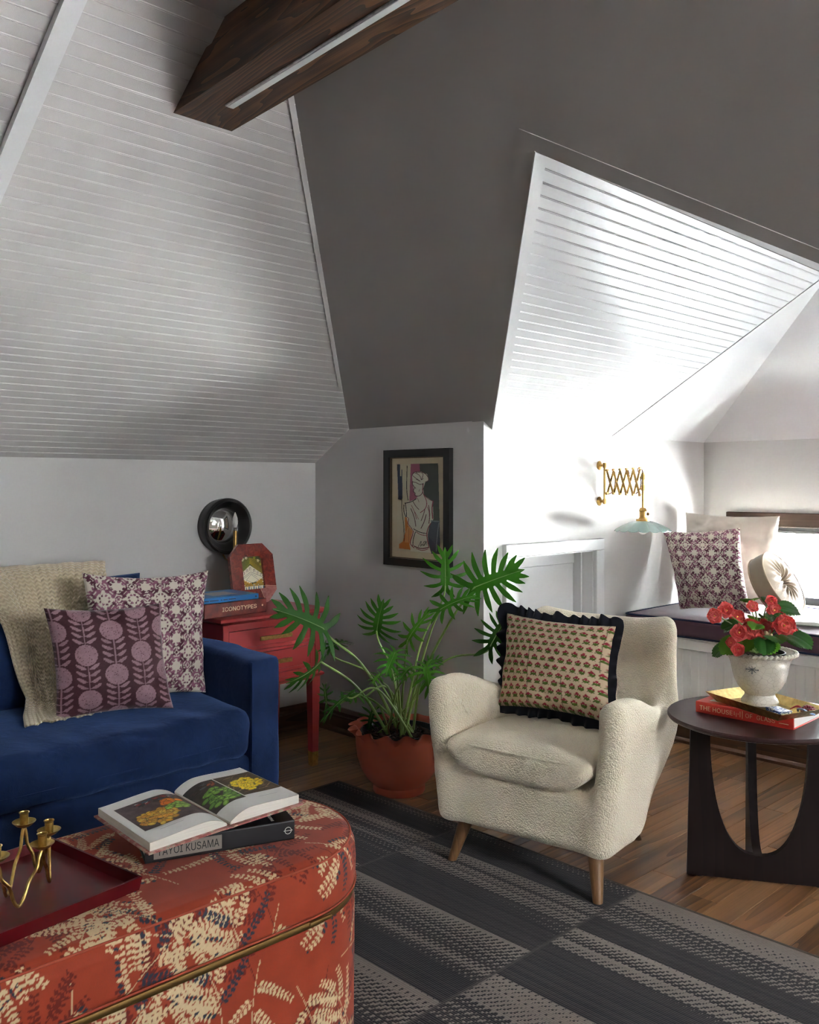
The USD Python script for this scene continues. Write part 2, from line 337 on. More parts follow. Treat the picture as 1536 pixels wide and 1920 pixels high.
# plaster slope over the dormer wall, cut by the gable of the dormer
c1 = thing('ceiling', 'plaster slope toned darker for shade around the dormer opening', kind='structure')
E3 = lambda x, y, d=0: np.array((x + d * TN / LS, y, ze(x) + d / LS))
U = np.array((0, 1., 0)); V = np.array((-1 / LS, 0, TN / LS)); O = np.array((XB, 0, HB))
sE = lambda x: (XB - x) * LS
xap = XB - (ZR - HB) / TN; xlo = XB + (HB - HC) / TN
outer = Polygon([(YW, 0), (yh, 0), (ZTy, sE(XB - (yh - ZTy))), (YW, sE(1.404))])
hole = Polygon([(YC, sE(xlo)), (YR, sE(xap)), (YE, sE(xlo)), (YE, -.2), (YC, -.2)])
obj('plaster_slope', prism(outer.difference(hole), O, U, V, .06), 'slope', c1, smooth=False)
fm = prism(outer.difference(hole), O, U, V, .06); NE = np.cross(U, V)
# casing around the opening, on the slope
cas = Polygon([(YC + .062, sE(XB)), (YR, sE(xap) + .062 * 1.25), (YE - .062, sE(XB)), (YE, sE(xlo)), (YR, sE(xap)), (YC, sE(xlo))])
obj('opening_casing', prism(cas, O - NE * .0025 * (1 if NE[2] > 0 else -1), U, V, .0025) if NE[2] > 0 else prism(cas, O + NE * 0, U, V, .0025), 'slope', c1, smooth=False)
# dormer: two beadboard slopes and a smooth hip over the window
c2 = thing('ceiling', 'white beadboard dormer slope above the wall lamp', kind='structure')
XK = 3.765
F3 = lambda x, y, d=0: (x, y + d * TN / LS, zf(y) + d / LS)
yF = lambda s: YC - s / LS
xE_F = lambda s: XB - (zf(yF(s)) - HB) / TN          # where the dormer slope meets the plaster slope
hz = lambda y: XD - (YC - y) / (YC - YR) * (XD - XK + .06)
obj('ceiling_backing', solid([F3(XB + .2, YC + .08, .012), F3(XD + .1, YC + .08, .012), F3(XD + .1, YR, .012), F3(xap - .02, YR, .012)], .06, (0, TN, 1)), 'white', c2, smooth=False)
boards('board', c2, .004, (YC - YR) * LS - .012, lambda x, s, d: F3(x, yF(s), d), lambda s: xE_F(s) + .04, lambda s: XK, 'white')
st = [F3(xE_F(s) - .004, yF(s), -.006) for s in (0, (YC - YR) * LS)] + [F3(xE_F(s) + .044, yF(s), -.006) for s in ((YC - YR) * LS, 0)]
obj('edge_board', solid(st, .02, (0, TN, 1)), 'white', c2, smooth=False)
obj('smooth_panel', solid([F3(XK + .010, YC, .0), F3(XD, YC, 0), F3(XK + .010, YR, 0)], .012, (0, TN, 1)), 'white', c2, smooth=False)
obj('joint_strip', solid([F3(XK + .001, YC, .004), F3(XK + .009, YC, .004), F3(XK + .009, YR + .01, .004), F3(XK + .001, YR + .01, .004)], .006, (0, TN, 1)), 'gapgrey', c2, smooth=False)
c3 = thing('ceiling', 'white right-hand slope and hip of the dormer', kind='structure')
mF = lambda x, y, d=0: (x, 2 * YR - y - d * TN / LS, zf(y) + d / LS)
obj('smooth_panel', solid([mF(XB, YC), mF(XD + .1, YC), mF(XD + .1, YR), mF(xap, YR)], .07, (0, -TN, 1)), 'white', c3, smooth=False)
kx = XK + .010
obj('hip_panel', solid([(XD, YC, HC), (XD, YE, HC), (kx, YR, ZR)], .05, (TN, 0, 1)), 'white', c3, smooth=False)
# trims
def strip_on(p0, p1, n, w, t, side):
    """flat strip from p0 to p1 lying on a face with inward normal n"""
    p0, p1, n = np.array(p0, float), np.array(p1, float), np.array(n, float); n /= np.linalg.norm(n)
    u = p1 - p0; L = np.linalg.norm(u); u /= L; s = np.cross(n, u) * side
    return solid([p0, p1, p1 + s * w, p0 + s * w], t, n)
nA = np.array((0, -TN, -1.0)); nE = np.array((-TN, 0, -1.0))
obj('trim_1', strip_on(A3(.925, YA), A3(.895, ZTy - .0), nA, .046, .022, 1), 'white', None, smooth=False, kind='structure')
q0 = A3(hipx(3.06) - .003, 3.06); q1 = A3(hipx(ZTy) - .003, ZTy)
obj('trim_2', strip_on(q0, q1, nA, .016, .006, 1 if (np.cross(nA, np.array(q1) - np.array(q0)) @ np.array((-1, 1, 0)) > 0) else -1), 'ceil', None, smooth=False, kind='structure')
# baseboards with a cap, a face and a shoe
def baseboard(name, p0, p1, n, mat):
    prof = [(0, 0), (.026, 0), (.026, .012), (.018, .022), (.016, .024), (.016, .078), (.012, .082), (.015, .086), (.015, .1), (.006, .116), (0, .118)]
    p0, p1, n = np.array(p0, float), np.array(p1, float), np.array(n, float)
    R = np.array([[p + n * a + np.array((0, 0, b)) for a, b in prof] for p in (p0, p1)])
    m = ring_grid(R, True); m.fix_normals(); return obj(name, m, mat, None, smooth=False, kind='structure')
baseboard('baseboard_left', (XW, YA, 0), (XB, YA, 0), (0, -1, 0), 'baseboard_x')
baseboard('baseboard_back', (XB, YA, 0), (XB, YC, 0), (-1, 0, 0), 'baseboard')
baseboard('baseboard_bench', (3.868, YC, 0), (3.868, YE, 0), (-1, 0, 0), 'baseboard')
# beam along the ridge with a light channel
bm = thing('beam', 'dark stained oak ceiling beam with an inset light strip', 'beam', (1.315, 2.16, 2.178), 3.3 * -1, kind='structure')
yb = -4.6
def beam_prism(x0, x1, z0, z1, mat, name):
    # the end is cut on the slope of the ceiling
    P = np.array([[(x, y1 - (0 if k else 0), z) for x, z in ((x0, z0), (x1, z0), (x1, z1), (x0, z1))] for k, y1 in ((0, 0), (1, yb))], float)
    P[0, :, 1] = .03 - (P[0, :, 2]) / TN * 1.0
    m = ring_grid(P, True); m.fix_normals(); return obj(name, m, mat, bm, smooth=False)
beam_prism(-.09, .09, 0, .108, 'beam', 'lower_timber')
beam_prism(-.082, .086, .1082, .16, 'beam', 'upper_timber')
M['led'] = plain('light_channel_diffuser', (.62, .66, .66), .35)
M['alu'] = metal('aluminium_channel', (.75, .76, .76), .3)
obj('light_channel', box(-.013, .013, yb + .2, -.145, -.004, .004, .001), 'alu', bm, smooth=False)
obj('light_diffuser', box(-.0095, .0095, yb + .21, -.149, -.0065, 0, .001), 'led', bm, smooth=False)
# ------------------------------------------------------------------ window, access door, window seat
wn = thing('window_1', 'low dark framed dormer window under a walnut head board', kind='structure')
ym = (WY0 + WY1) / 2
obj('sash_frame', prism(Polygon([(WY0, WZ0), (WY1, WZ0), (WY1, WZ1), (WY0, WZ1)], [[(WY0 + .045, WZ0 + .035), (ym - .03, WZ0 + .035), (ym - .03, WZ1 - .035), (WY0 + .045, WZ1 - .035)], [(ym + .03, WZ0 + .035), (WY1 - .045, WZ0 + .035), (WY1 - .045, WZ1 - .035), (ym + .03, WZ1 - .035)]]), (XD + .05, 0, 0), (0, 1, 0), (0, 0, 1), .05), 'sash', wn, smooth=False)
for a, b in ((WY0 + .04, ym - .025), (ym + .025, WY1 - .04)):
    obj('pane', box(XD + .072, XD + .076, a, b, WZ0 + .03, WZ1 - .03), 'glass', wn, smooth=False)
    obj('glazing_bead', [box(XD + .044, XD + .05, a - .006, b + .006, WZ1 - .041, WZ1 - .03), box(XD + .044, XD + .05, a - .006, b + .006, WZ0 + .03, WZ0 + .04)], 'sash', wn, smooth=False)
obj('sill', box(XD - .012, XD + .052, WY0 - .01, WY1 + .01, WZ0 - .03, WZ0 + .003, .003), 'white', wn, smooth=False)
obj('jamb_liner', [box(XD + .004, XD + .05, WY1 - .012, WY1 + .002, WZ0, WZ1)], 'sash', wn, smooth=False)
obj('jamb_liner', [box(XD + .004, XD + .05, WY0 - .002, WY0 + .012, WZ0, WZ1)], 'sash', wn, smooth=False)
obj('jamb_liner', [box(XD + .004, XD + .05, WY0, WY1, WZ1 - .012, WZ1 + .002)], 'sash', wn, smooth=False)
obj('head_board', box(XD - .03, XD + .001, .52, 2.336, .976, 1.05, .003), 'valance', wn, smooth=False)
obj('latch', [box(XD + .03, XD + .052, 1.66, 1.74, WZ0 + .006, WZ0 + .024, .003), tube([(XD + .035, 1.67, WZ0 + .02), (XD + .02, 1.70, WZ0 + .03), (XD + .016, 1.74, WZ0 + .032)], .006)], 'sash', wn)
M['snow'] = plain('snow', (.82, .84, .87), .9)
obj('ground', box(5.6, 60, -40, 40, -3.9, -3.6), 'snow', None, smooth=False, kind='structure')
# trees outside, bare branches against the white sky
M['bark'] = plain('bark', (.0016, .0014, .0013), .9)
def bare_tree(loc, h, seed, label):
    r = random.Random(seed); t = thing('bare_tree', label, 'tree', loc, group='bare trees outside')
    L = []
    def grow(p, d, l, rad, k):
        pts = [np.array(p)]
        for i in range(5):
            d = d + np.array([r.gauss(0, .16), r.gauss(0, .16), r.gauss(.02, .1)]); d /= np.linalg.norm(d)
            pts.append(pts[-1] + d * l / 5)
        L.append((k, tube(pts, np.linspace(rad, rad * .6, 6), 6)))
        if k < 5:
            for i in range(3 if k else 6):
                q = pts[r.choice([2, 3, 4, 5])] if i else pts[5]
                e = d + np.array([r.gauss(0, .75), r.gauss(0, .75), r.gauss(-.1, .5)]); grow(q, e / np.linalg.norm(e), l * r.uniform(.55, .75), rad * .55, k + 1)
    grow((0, 0, 0), np.array([0, 0, 1.0]), h, h * .03, 0)
    obj('trunk', [m for k, m in L if k == 0], 'bark', t); obj('branches', [m for k, m in L if k], 'bark', t, kind='stuff')
bare_tree((9.5, 4.2, -3.5), 3.4, 5, 'bare winter tree seen through the window, the nearer one')
bare_tree((12.5, 2.0, -3.8), 3.6, 8, 'bare winter tree beyond the window glass, farther off')

dr = thing('door_1', 'low white access door in the dormer wall', kind='structure')
cx0, cx1, cz = 2.952, 3.678, .942
obj('casing', box(cx0, DX0 - .006, YC - .024, YC + .001, 0, DZ + .006, .003), 'white', dr, smooth=False)
obj('casing', box(DX1 + .006, cx1, YC - .024, YC + .001, 0, DZ + .006, .003), 'white', dr, smooth=False)
obj('header', box(cx0, cx1, YC - .024, YC + .001, DZ + .0065, cz, .003), 'white', dr, smooth=False)
obj('jamb', box(DX0 - .02, DX0, YC - .004, YC + T, 0, DZ + .02), 'white', dr, smooth=False)
obj('jamb', box(DX1, DX1 + .02, YC - .004, YC + T, 0, DZ + .02), 'white', dr, smooth=False)
obj('jamb', box(DX0, DX1, YC - .004, YC + T, DZ, DZ + .02), 'white', dr, smooth=False)
obj('door_stop', box(DX1 - .012, DX1, YC + .055, YC + T, 0, DZ), 'white', dr, smooth=False)
obj('door_panel', box(DX0 - .05, DX1 + .05, YC + .1, YC + .16, -.02, DZ + .05, .002), 'white', dr, smooth=False)
obj('door_panel', [box(DX0 + .003, DX0 + .07, YC + .092, YC + .1, .02, DZ - .004, .003), box(DX0 + .07, DX1 - .012, YC + .092, YC + .1, DZ - .06, DZ - .004, .003)], 'white', dr, smooth=False)

ws_ = thing('window_seat', 'built-in white window seat with a beaded board front under the window', 'window seat', kind='structure')
BX = 3.872
n = int((YC - YE) / .0405)
for i in range(n + 1):
    y0 = YC - (i + 1) * .0405; y0 = max(y0, YE)
    prof = [(0, .0014), (.0005, 0), (.0345, 0), (.0350, .0010), (.0357, .0), (.0375, -.0006), (.0393, .0), (.0402, .0014)]
    y1 = YC - i * .0405
    if y1 - y0 < .03: break
    p = [(y1 - a, BX + d) for a, d in prof] + [(y0, BX + .012), (y1, BX + .012)]
    m = ring_grid(np.array([[(x, y, z) for y, x in p] for z in (.11, .436)]), True); m.fix_normals()
    obj('board', m, 'benchwhite', ws_, smooth=False)
obj('fascia', box(BX - .016, BX + .02, YE, YC, .432, .478, .003), 'benchwhite', ws_, smooth=False)
obj('seat_board', box(BX - .022, XD, YE, YC, .4782, .488, .004), 'benchwhite', ws_, smooth=False)
obj('backing', box(BX + .013, BX + .03, YE, YC, 0, .478), 'benchwhite', ws_, smooth=False)
M['mauve'] = cloth('mauve_wool', (.118, .062, .084), 700, .3, .25)
M['navypipe'] = cloth('navy_piping', (.012, .02, .06), 900, .3, .1)
cu = thing('bench_cushion', 'long mauve bench cushion with navy piping on the window seat', 'cushion')
c = rbox(3.836, XD - .022, YE + .02, YC - .03, .4895, .574, .022, 16)
m = trimesh.Trimesh(c.vertices, c.faces); m = m.subdivide_to_size(.06); v = m.vertices.copy()
top = v[:, 2] > .56; v[top, 2] += .006 * np.sin((v[top, 0] - 3.85) * 3.8) * (1 - ((v[top, 1] - YR) / 1.05) ** 4)
front = v[:, 0] < 3.85; v[front, 0] += .004 * np.sin(v[front, 1] * 7)
obj('cover', TM(v, m.faces), 'mauve', cu, smooth=60)
for z in (.571, .4935):
    r = .03; y0, y1, x0, x1 = YE + .022, YC - .032, 3.834, XD - .024
    P = []
    for cx_, cy_, a0 in ((x0 + r, y0 + r, 180), (x1 - r, y0 + r, 270), (x1 - r, y1 - r, 0), (x0 + r, y1 - r, 90)):
        P += [(cx_ + r * math.cos(math.radians(a0 + k * 18)), cy_ + r * math.sin(math.radians(a0 + k * 18)), z) for k in range(6)]
    P = np.array(P + [P[0]]); P = np.vstack([np.linspace(a, b, max(2, int(np.linalg.norm(b - a) / .05)))[:-1] for a, b in zip(P[:-1], P[1:])] + [P[:1]])
    P[:, 0] += np.where(P[:, 0] < 3.85, .004 * np.sin(P[:, 1] * 7), 0)
    obj('piping', tube(P, .0045, 8), 'navypipe', cu)

# ------------------------------------------------------------------ scissor lamp
M['teal'] = G().done('sage_enamel', base_color=(.17, .265, .235), roughness=.22, coat_weight=.5, coat_roughness=.08)
M['enamelin'] = plain('white_enamel', (.75, .74, .70), .3)
gg = G(); M['bulb'] = gg.surf('bulb_glass', gg('mix_closure', fac=.55, closure1=gg('transparent_bsdf', color=(1, 1, 1))('BSDF'), closure2=gg('principled_bsdf', base_color=(.93, .92, .88), roughness=.06)('BSDF'))('closure'))
M['cord'] = cloth('brown_cord', (.11, .035, .012), 1500, .4, .2)
sl = thing('scissor_lamp', 'brass accordion wall lamp with a fluted sage green shade', 'wall lamp', (3.667, YC, 0))
def rod(a, b, r, n=12): return tube([a, b], r, n)
for z in (1.288, 1.118):
    pl_ = lathe([(0, 0), (.021, 0), (.022, .003), (.017, .007), (.012, .009), (.007, .012), (.006, .024), (0, .024)], 28)
    obj('wall_plate', place(pl_, (0, 0, z), rx=90), 'brass', sl)
    obj('sleeve', lathe([(0, -.011), (.0085, -.011), (.0085, .011), (0, .011)], 20).apply_translation((0, -.03, z)), 'brass', sl)
obj('rod', rod((0, -.03, 1.104), (0, -.03, 1.30), .0055), 'brass', sl)
n = 5; y0, y1 = -.045, -.222; ya_ = [y0 + (y1 - y0) * k / n for k in range(n + 1)]
hz0, hz1 = .054, .062
zc = 1.2105
def hz_(k): return hz0 + (hz1 - hz0) * k / n
for k in range(n):
    for s, xo in ((1, -.0035), (-1, .0035)):
        a = np.array((xo, ya_[k], zc + s * hz_(k))); b = np.array((xo, ya_[k + 1], zc - s * hz_(k + 1)))
        u = (b - a) / np.linalg.norm(b - a); w = np.cross(u, (1, 0, 0)) * .0052
        P = np.array([[p - w - (.0014, 0, 0), p + w - (.0014, 0, 0), p + w + (.0014, 0, 0), p - w + (.0014, 0, 0)] for p in (a - u * .004, b + u * .004)])
        q = ring_grid(P, True); q.fix_normals(); obj('lattice_bar', q, 'brass', sl, smooth=False)
piv = [place(lathe([(0, -.0085), (.0048, -.0085), (.0052, -.006), (.0052, .006), (.0048, .0085), (0, .0085)], 14), (0, y, z), ry=90) for k in range(n + 1) for y, z in ((ya_[k], zc + hz_(k)), (ya_[k], zc - hz_(k)))]
piv += [place(lathe([(0, -.0075), (.0045, -.0075), (.0045, .0075), (0, .0075)], 14), (0, (ya_[k] + ya_[k + 1]) / 2, zc), ry=90) for k in range(n)]
for q in piv: obj('pivot', q, 'brass', sl)
for s in (1, -1): obj('bracket', rod((0, ya_[0], zc + s * hz0), (0, -.03, zc + s * hz0), .004), 'brass', sl)
yl = -.237
obj('drop_rod', [rod((0, yl, 1.088), (0, yl, 1.252), .0052), lathe([(0, -.012), (.0085, -.012), (.0085, .012), (0, .012)], 18).apply_translation((0, yl, 1.232)), lathe([(0, -.012), (.0085, -.012), (.0085, .012), (0, .012)], 18).apply_translation((0, yl, 1.182)), rod((0, yl, 1.232), (0, ya_[n], zc + hz1 * .35), .004), rod((0, yl, 1.182), (0, ya_[n], 1.178), .005)], 'brass', sl)
cordp = spline([(.007, -.03, 1.15), (.009, ya_[1] + .01, 1.165), (.009, ya_[1], 1.26), (.009, ya_[2] + .01, 1.16), (.009, ya_[3], 1.265), (.009, ya_[4], 1.155), (.009, ya_[5], 1.21), (.008, ya_[5] + .012, 1.272), (.006, yl + .012, 1.268), (0, yl, 1.25)], 90)
obj('cord', tube(cordp, .0022, 7), 'cord', sl)
obj('socket', lathe([(0, 1.092), (.012, 1.09), (.0165, 1.082), (.0175, 1.076), (.0155, 1.074), (.0155, 1.048), (.0175, 1.046), (.0185, 1.04), (.031, 1.039), (.031, 1.029), (0, 1.029)][::-1], 32).apply_translation((0, yl, 0)), 'brass', sl)
obj('switch', [rod((0.013, yl, 1.062), (.026, yl - .006, 1.062), .003), place(lathe([(0, -.002), (.006, -.002), (.007, 0), (.006, .002), (0, .002)], 14), (.029, yl - .008, 1.062), ry=90)], 'brass', sl)
# fluted shade: shallow cone with 16 scalloped panels
na = 192; a = np.linspace(0, 2 * np.pi, na, endpoint=False); fl_ = np.abs(np.sin(a * 8)); R = []
for t in np.linspace(0, 1, 12):
    r = lerp(.029, .129, t) ; z = 1.031 - .036 * t ** 1.5 - .004 * t
    rr = r * (1 - .028 * t * (1 - fl_)); zz = z - t * .006 * fl_ ** .7
    R.append(np.stack([rr * np.cos(a), rr * np.sin(a), zz], 1))
R = np.array(R); R2 = R[::-1] - np.array((0, 0, .0022))
m = ring_grid(np.vstack([R, R2, R[:1]]), False); m.fix_normals()
obj('shade', m.apply_translation((0, yl, 0)), 'teal', sl, smooth=24)
obj('bulb', lathe([(0, .968), (.010, .970), (.017, .976), (.0205, .986), (.0205, .994), (.017, 1.006), (.012, 1.016), (.011, 1.028), (0, 1.028)], 28).apply_translation((0, yl, 0)), 'bulb', sl)
# ------------------------------------------------------------------ round side table
M['wenge'] = timber('wenge', (.0045, .002, .0022), (.012, .005, .0045), 2, .8, rough=.55, rnd=.1, spec=.22)
M['tabletop'] = timber('table_top_wood', (.022, .009, .009), (.050, .022, .020), 0, .7, rough=.42, rnd=.1, contrast=.6, spec=.35)
st_ = thing('side_table', 'round dark wood side table with an arched panel base beside the armchair', 'side table', (2.675, 1.24, 0), math.degrees(math.atan2(-.849, .528)))
obj('top', lathe([(0, .482), (.252, .482), (.262, .486), (.265, .491), (.265, .496), (.262, .5), (0, .5)], 96), 'tabletop', st_)
def arch_panel(x0, x1, half=False):
    w = x1; t = np.linspace(0, np.pi, 40)
    # U shaped opening, deeper than wide
    top, bot, hw = .482, .078, .140
    inner = [(-hw * (1 - .02), top)] + [(-hw * abs(math.cos(a)) ** .78 * (1 if a < np.pi / 2 else -1), top - .02 - (top - .02 - bot) * math.sin(a) ** .92) for a in t] + [(hw * (1 - .02), top)]
    out = Polygon([(-.208, .004), (.208, .004), (.196, top), (-.196, top)])
    return out.difference(Polygon(inner).buffer(0))
pn = arch_panel(0, 0)
obj('base_panel', prism(pn, (0, .0125, 0), (1, 0, 0), (0, 0, 1), .025), 'wenge', st_, smooth=40)
back = pn.intersection(shapely.box(.0, 0, .3, 1)).intersection(shapely.box(.0, 0, 1, 1))
obj('base_panel', prism(back, (0, .012, 0), (0, 1, 0), (0, 0, 1), .025).apply_translation((-.0125, 0, 0)), 'wenge', st_, smooth=40)
for x, y in ((-.17, 0), (.17, 0), (0, .19)): obj('foot', lathe([(0, 0), (.009, 0), (.009, .006), (0, .006)], 16).apply_translation((x, y, 0)), 'black', st_)

# ------------------------------------------------------------------ red bedside cabinet
M['red'] = G().done('red_lacquer', base_color=(.44, .046, .048), roughness=.42, specular_ior_level=.35)
NX0, NX1, NY0, NY1 = 1.952, 2.436, 3.055, 3.385
ns = thing('nightstand', 'red lacquered two drawer nightstand with brass pulls in the corner', 'nightstand', (NX0, NY0, 0))
L_, D_ = NX1 - NX0, NY1 - NY0
def lg(x, y):
    return ring_grid(np.array([[(x + a * r, y + b * r, z) for a, b in ((-1, -1), (1, -1), (1, 1), (-1, 1))] for z, r in ((.06, .0155), (.40, .0215))]), True)
for x in (.022, L_ - .022):
    for y in (.022, D_ - .022):
        q = lg(x, y); q.fix_normals(); l_ = obj('leg', q, 'red', ns, smooth=False)
        q = ring_grid(np.array([[(x + a * r, y + b * r, z) for a, b in ((-1, -1), (1, -1), (1, 1), (-1, 1))] for z, r in ((0, .0140), (.0605, .0160))]), True); q.fix_normals()
        obj('foot_cap', q, 'brass', l_, smooth=False, label='brass foot cap')
obj('body', [box(0, .028, 0, D_, .40, .645, .002), box(L_ - .028, L_, 0, D_, .40, .645, .002), box(.026, L_ - .026, .05, D_, .40, .645), box(.026, L_ - .026, .002, .06, .618, .645, .001), box(.026, L_ - .026, .002, .06, .520, .531, .001), box(.026, L_ - .026, .002, .06, .40, .424, .001)], 'red', ns, smooth=False)
mould = [(.004, .375), (.004, .380), (-.006, .384), (-.012, .390), (-.012, .396), (-.004, .402), (.004, .404)]
def band(prof, x0, x1, y0, y1):
    R = [[(x0 + a, y0 + a, z), (x1 - a, y0 + a, z), (x1 - a, y1 - a, z), (x0 + a, y1 - a, z)] for a, z in prof]
    m = ring_grid(np.array(R), True); m.fix_normals(); return m
obj('apron_moulding', band(mould, 0, L_, 0, D_), 'red', ns, smooth=False)
obj('top', band([(.004, .645), (-.008, .652), (-.022, .656), (-.026, .660), (-.026, .669), (-.022, .673), (.0, .674)], 0, L_, 0, D_), 'red', ns, smooth=False)
for z0, z1 in ((.5335, .6155), (.4265, .5175)):
    fr_ = Polygon([(.030, z0), (L_ - .030, z0), (L_ - .030, z1), (.030, z1)], [[(.052, z0 + .014), (L_ - .052, z0 + .014), (L_ - .052, z1 - .014), (.052, z1 - .014)]])
    d = obj('drawer', [prism(fr_, (0, .014, 0), (1, 0, 0), (0, 0, 1), .012), box(.05, L_ - .05, .006, .02, z0 + .012, z1 - .012)], 'red', ns, smooth=False)
    zc_ = (z0 + z1) / 2 + .004
    obj('pull', [box(L_ / 2 - .078, L_ / 2 + .078, -.022, -.014, zc_ - .0085, zc_ + .0085, .001), box(L_ / 2 - .060, L_ / 2 - .05, -.015, .008, zc_ - .005, zc_ + .005), box(L_ / 2 + .05, L_ / 2 + .060, -.015, .008, zc_ - .005, zc_ + .005)], 'brass', d, smooth=False, label='brass bar pull')

# ------------------------------------------------------------------ books
M['paper'] = G(); _g = M['paper']; _v = _g.obj(); M['paper'] = _g.done('paper_edges', base_color=_g.mix(_g.noise(_g.map(_v, (8, 8, 900)), 1., 2), (.72, .69, .62), (.52, .49, .42)), roughness=.8)
def book(name, label, cat, loc, rz, w, d, t, cover, spine_y=True, group=None, pages='paper', board=.0028):
    """closed book: length w along x, depth d along y, spine on the -y side"""
    b = thing(name, label, cat, loc, rz, group)
    obj('page_block', box(.004, w - .004, .004, d - .005, board, t - board), pages, b, smooth=False)
    obj('cover', [box(0, w, .001, d, 0, board, .0006), box(0, w, .001, d, t - board, t, .0006), hull([m3.Manifold.cylinder(w, .0035, circular_segments=16).rotate((0, 90, 0)).translate((0, .0035, z)) for z in (.0035, t - .0035)])], cover, b, smooth=40)
    return b
M['leatherred'] = G(); _g = M['leatherred']; M['leatherred'] = _g.done('oxblood_cover', base_color=_g.ramp(_g.noise(_g.obj(), 22, 4), [(.3, (.05, .010, .010)), (.55, (.20, .030, .020)), (.8, (.30, .065, .035))]), roughness=.45)
M['blue'] = plain('blue_cover', (.01, .165, .42), .4)
M['goldfoil'] = plain('gold_lettering', (.78, .60, .38), .35, metallic=.4)
M['whiteink'] = plain('white_ink', (.72, .70, .66), .5)
M['greyprint'] = plain('grey_print', (.40, .38, .37), .5)
M['ink'] = plain('black_ink', (.012, .012, .014), .5)
bk = book('book', 'thick dark red hardback on the nightstand, under the blue paperback', 'book', (1.888, 3.085, .6742), 2.0, .297, .215, .056, 'leatherred')
S = lambda s, h, x, z, depth=.0005: frame_mesh(text(s, h, depth), (x, -.0004, z), (1, 0, 0), (0, 0, 1), (0, -1, 0))
_t = text('ICONOTYPES', .0160, .0005, True); _t.apply_scale((.168 / _t.bounds[1, 0], 1, 1))
obj('title_lettering', frame_mesh(_t, (.080, -.0004, .0215), (1, 0, 0), (0, 0, 1), (0, -1, 0)), 'goldfoil', bk, smooth=False, label='gold spine title')
obj('emblem', place(lathe([(0, 0), (.004, 0), (.004, .0006), (0, .0006)], 16), (.277, 0, .030), rx=90), 'goldfoil', bk)
bk2 = book('book', 'slim blue book on top of the dark red hardback', 'book', (1.868, 3.1, .7305), 1.0, .285, .20, .022, 'blue', board=.0014)
obj('cover_picture', box(.10, .215, .05, .15, .0221, .0226), 'greyprint', bk2, smooth=False)
obj('spine_lettering', [box(x, x + w, -.0004, .001, .0085, .0115) for x, w in ((.012, .012), (.027, .022), (.053, .040), (.104, .006), (.116, .020), (.140, .034))], 'ink', bk2, smooth=False, kind='stuff')
obj('emblem', place(lathe([(0, 0), (.0035, 0), (.0035, .0006), (0, .0006)], 16), (.272, 0, .011), rx=90), 'ink', bk2)
M['scarlet'] = plain('scarlet_cover', (.56, .030, .018), .4)
M['pagewhite'] = plain('page_white', (.74, .73, .71), .7)
tx, ty = (2.596, 1.405), (2.602, 1.095)
ang = math.degrees(math.atan2(ty[1] - tx[1], ty[0] - tx[0]))
bk3 = book('book', 'scarlet hardback lying on the round side table under the gilt tray', 'book', (2.577, 1.392, .5002), ang, .297, .225, .034, 'scarlet', pages='pagewhite')
obj('cover_print', box(.03, .09, .03, .2, .0341, .0345), 'greyprint', bk3, smooth=False)
obj('title_lettering', S('THE HOUSE', .0135, .012, .010, .0005), 'goldfoil', bk3, smooth=False, label='gold spine title')
for i, (x, z0, z1) in enumerate(((.122, .012, .023), (.128, .008, .020), (.134, .016, .019), (.140, .009, .026), (.147, .006, .028))): obj('ornament', box(x, x + .0016, -.0009, .001, z0, z1), 'goldfoil', bk3, smooth=False)
obj('title_lettering', S('OF', .0125, .156, .011, .0005), 'goldfoil', bk3, smooth=False)
obj('title_lettering', S('GLASS', .0125, .190, .011, .0005), 'goldfoil', bk3, smooth=False)
obj('imprint', box(.256, .284, -.0004, .001, .012, .0145), 'goldfoil', bk3, smooth=False)

# ------------------------------------------------------------------ octagonal photo frame
M['burl'] = G(); _g = M['burl']; _n = _g.noise(_g.obj(), 45, 5, .65, distortion=1.2); M['burl'] = _g.done('red_burl', base_color=_g.ramp(_n, [(.3, (.055, .007, .006)), (.5, (.17, .020, .013)), (.72, (.30, .048, .03))]), roughness=.28, coat_weight=.5, coat_roughness=.12)
M['pinkmarble'] = G(); _g = M['pinkmarble']; _n = _g.noise(_g.obj(), 60, 5, .65, distortion=1); M['pinkmarble'] = _g.done('pink_marble', base_color=_g.ramp(_n, [(.3, (.28, .075, .07)), (.7, (.45, .20, .18))]), roughness=.3)
M['print'] = G(); _g = M['print']; M['print'] = _g.done('printed_paper', base_color=_g('attribute', attribute='Cd')('color'), roughness=.55)
M['picture_glass'] = M['glass']
def raster(shape_fn, w, h, step):
    """flat print: a sheet of small squares coloured by shape_fn(x, y)"""
    nx, ny = int(w / step) + 1, int(h / step) + 1
    X, Y = np.meshgrid(np.linspace(0, w, nx), np.linspace(0, h, ny), indexing='ij')
    C = shape_fn(X, Y)
    m = grid(np.stack([X, Y, 0 * X], -1)); return m, C.reshape(-1, 3)
class Pic:
    """paints shapes into an array of colours over coordinates X, Y"""
    def __init__(s, X, Y, bg): s.X, s.Y = X, Y; s.C = np.empty(X.shape + (3,)); s.C[:] = bg; s.P = shapely.points(X.ravel(), Y.ravel())
    def fill(s, poly, col):
        p = poly if isinstance(poly, shapely.Geometry) else Polygon(poly).buffer(0)
        shapely.prepare(p); s.C[shapely.contains_xy(p, s.X.ravel(), s.Y.ravel()).reshape(s.X.shape)] = col
    def line(s, pts, w, col, smooth=True):
        pts = spline(pts, 8 * len(pts)) if smooth and len(pts) > 2 else np.array(pts)
        s.fill(LineString(pts).buffer(w / 2), col)
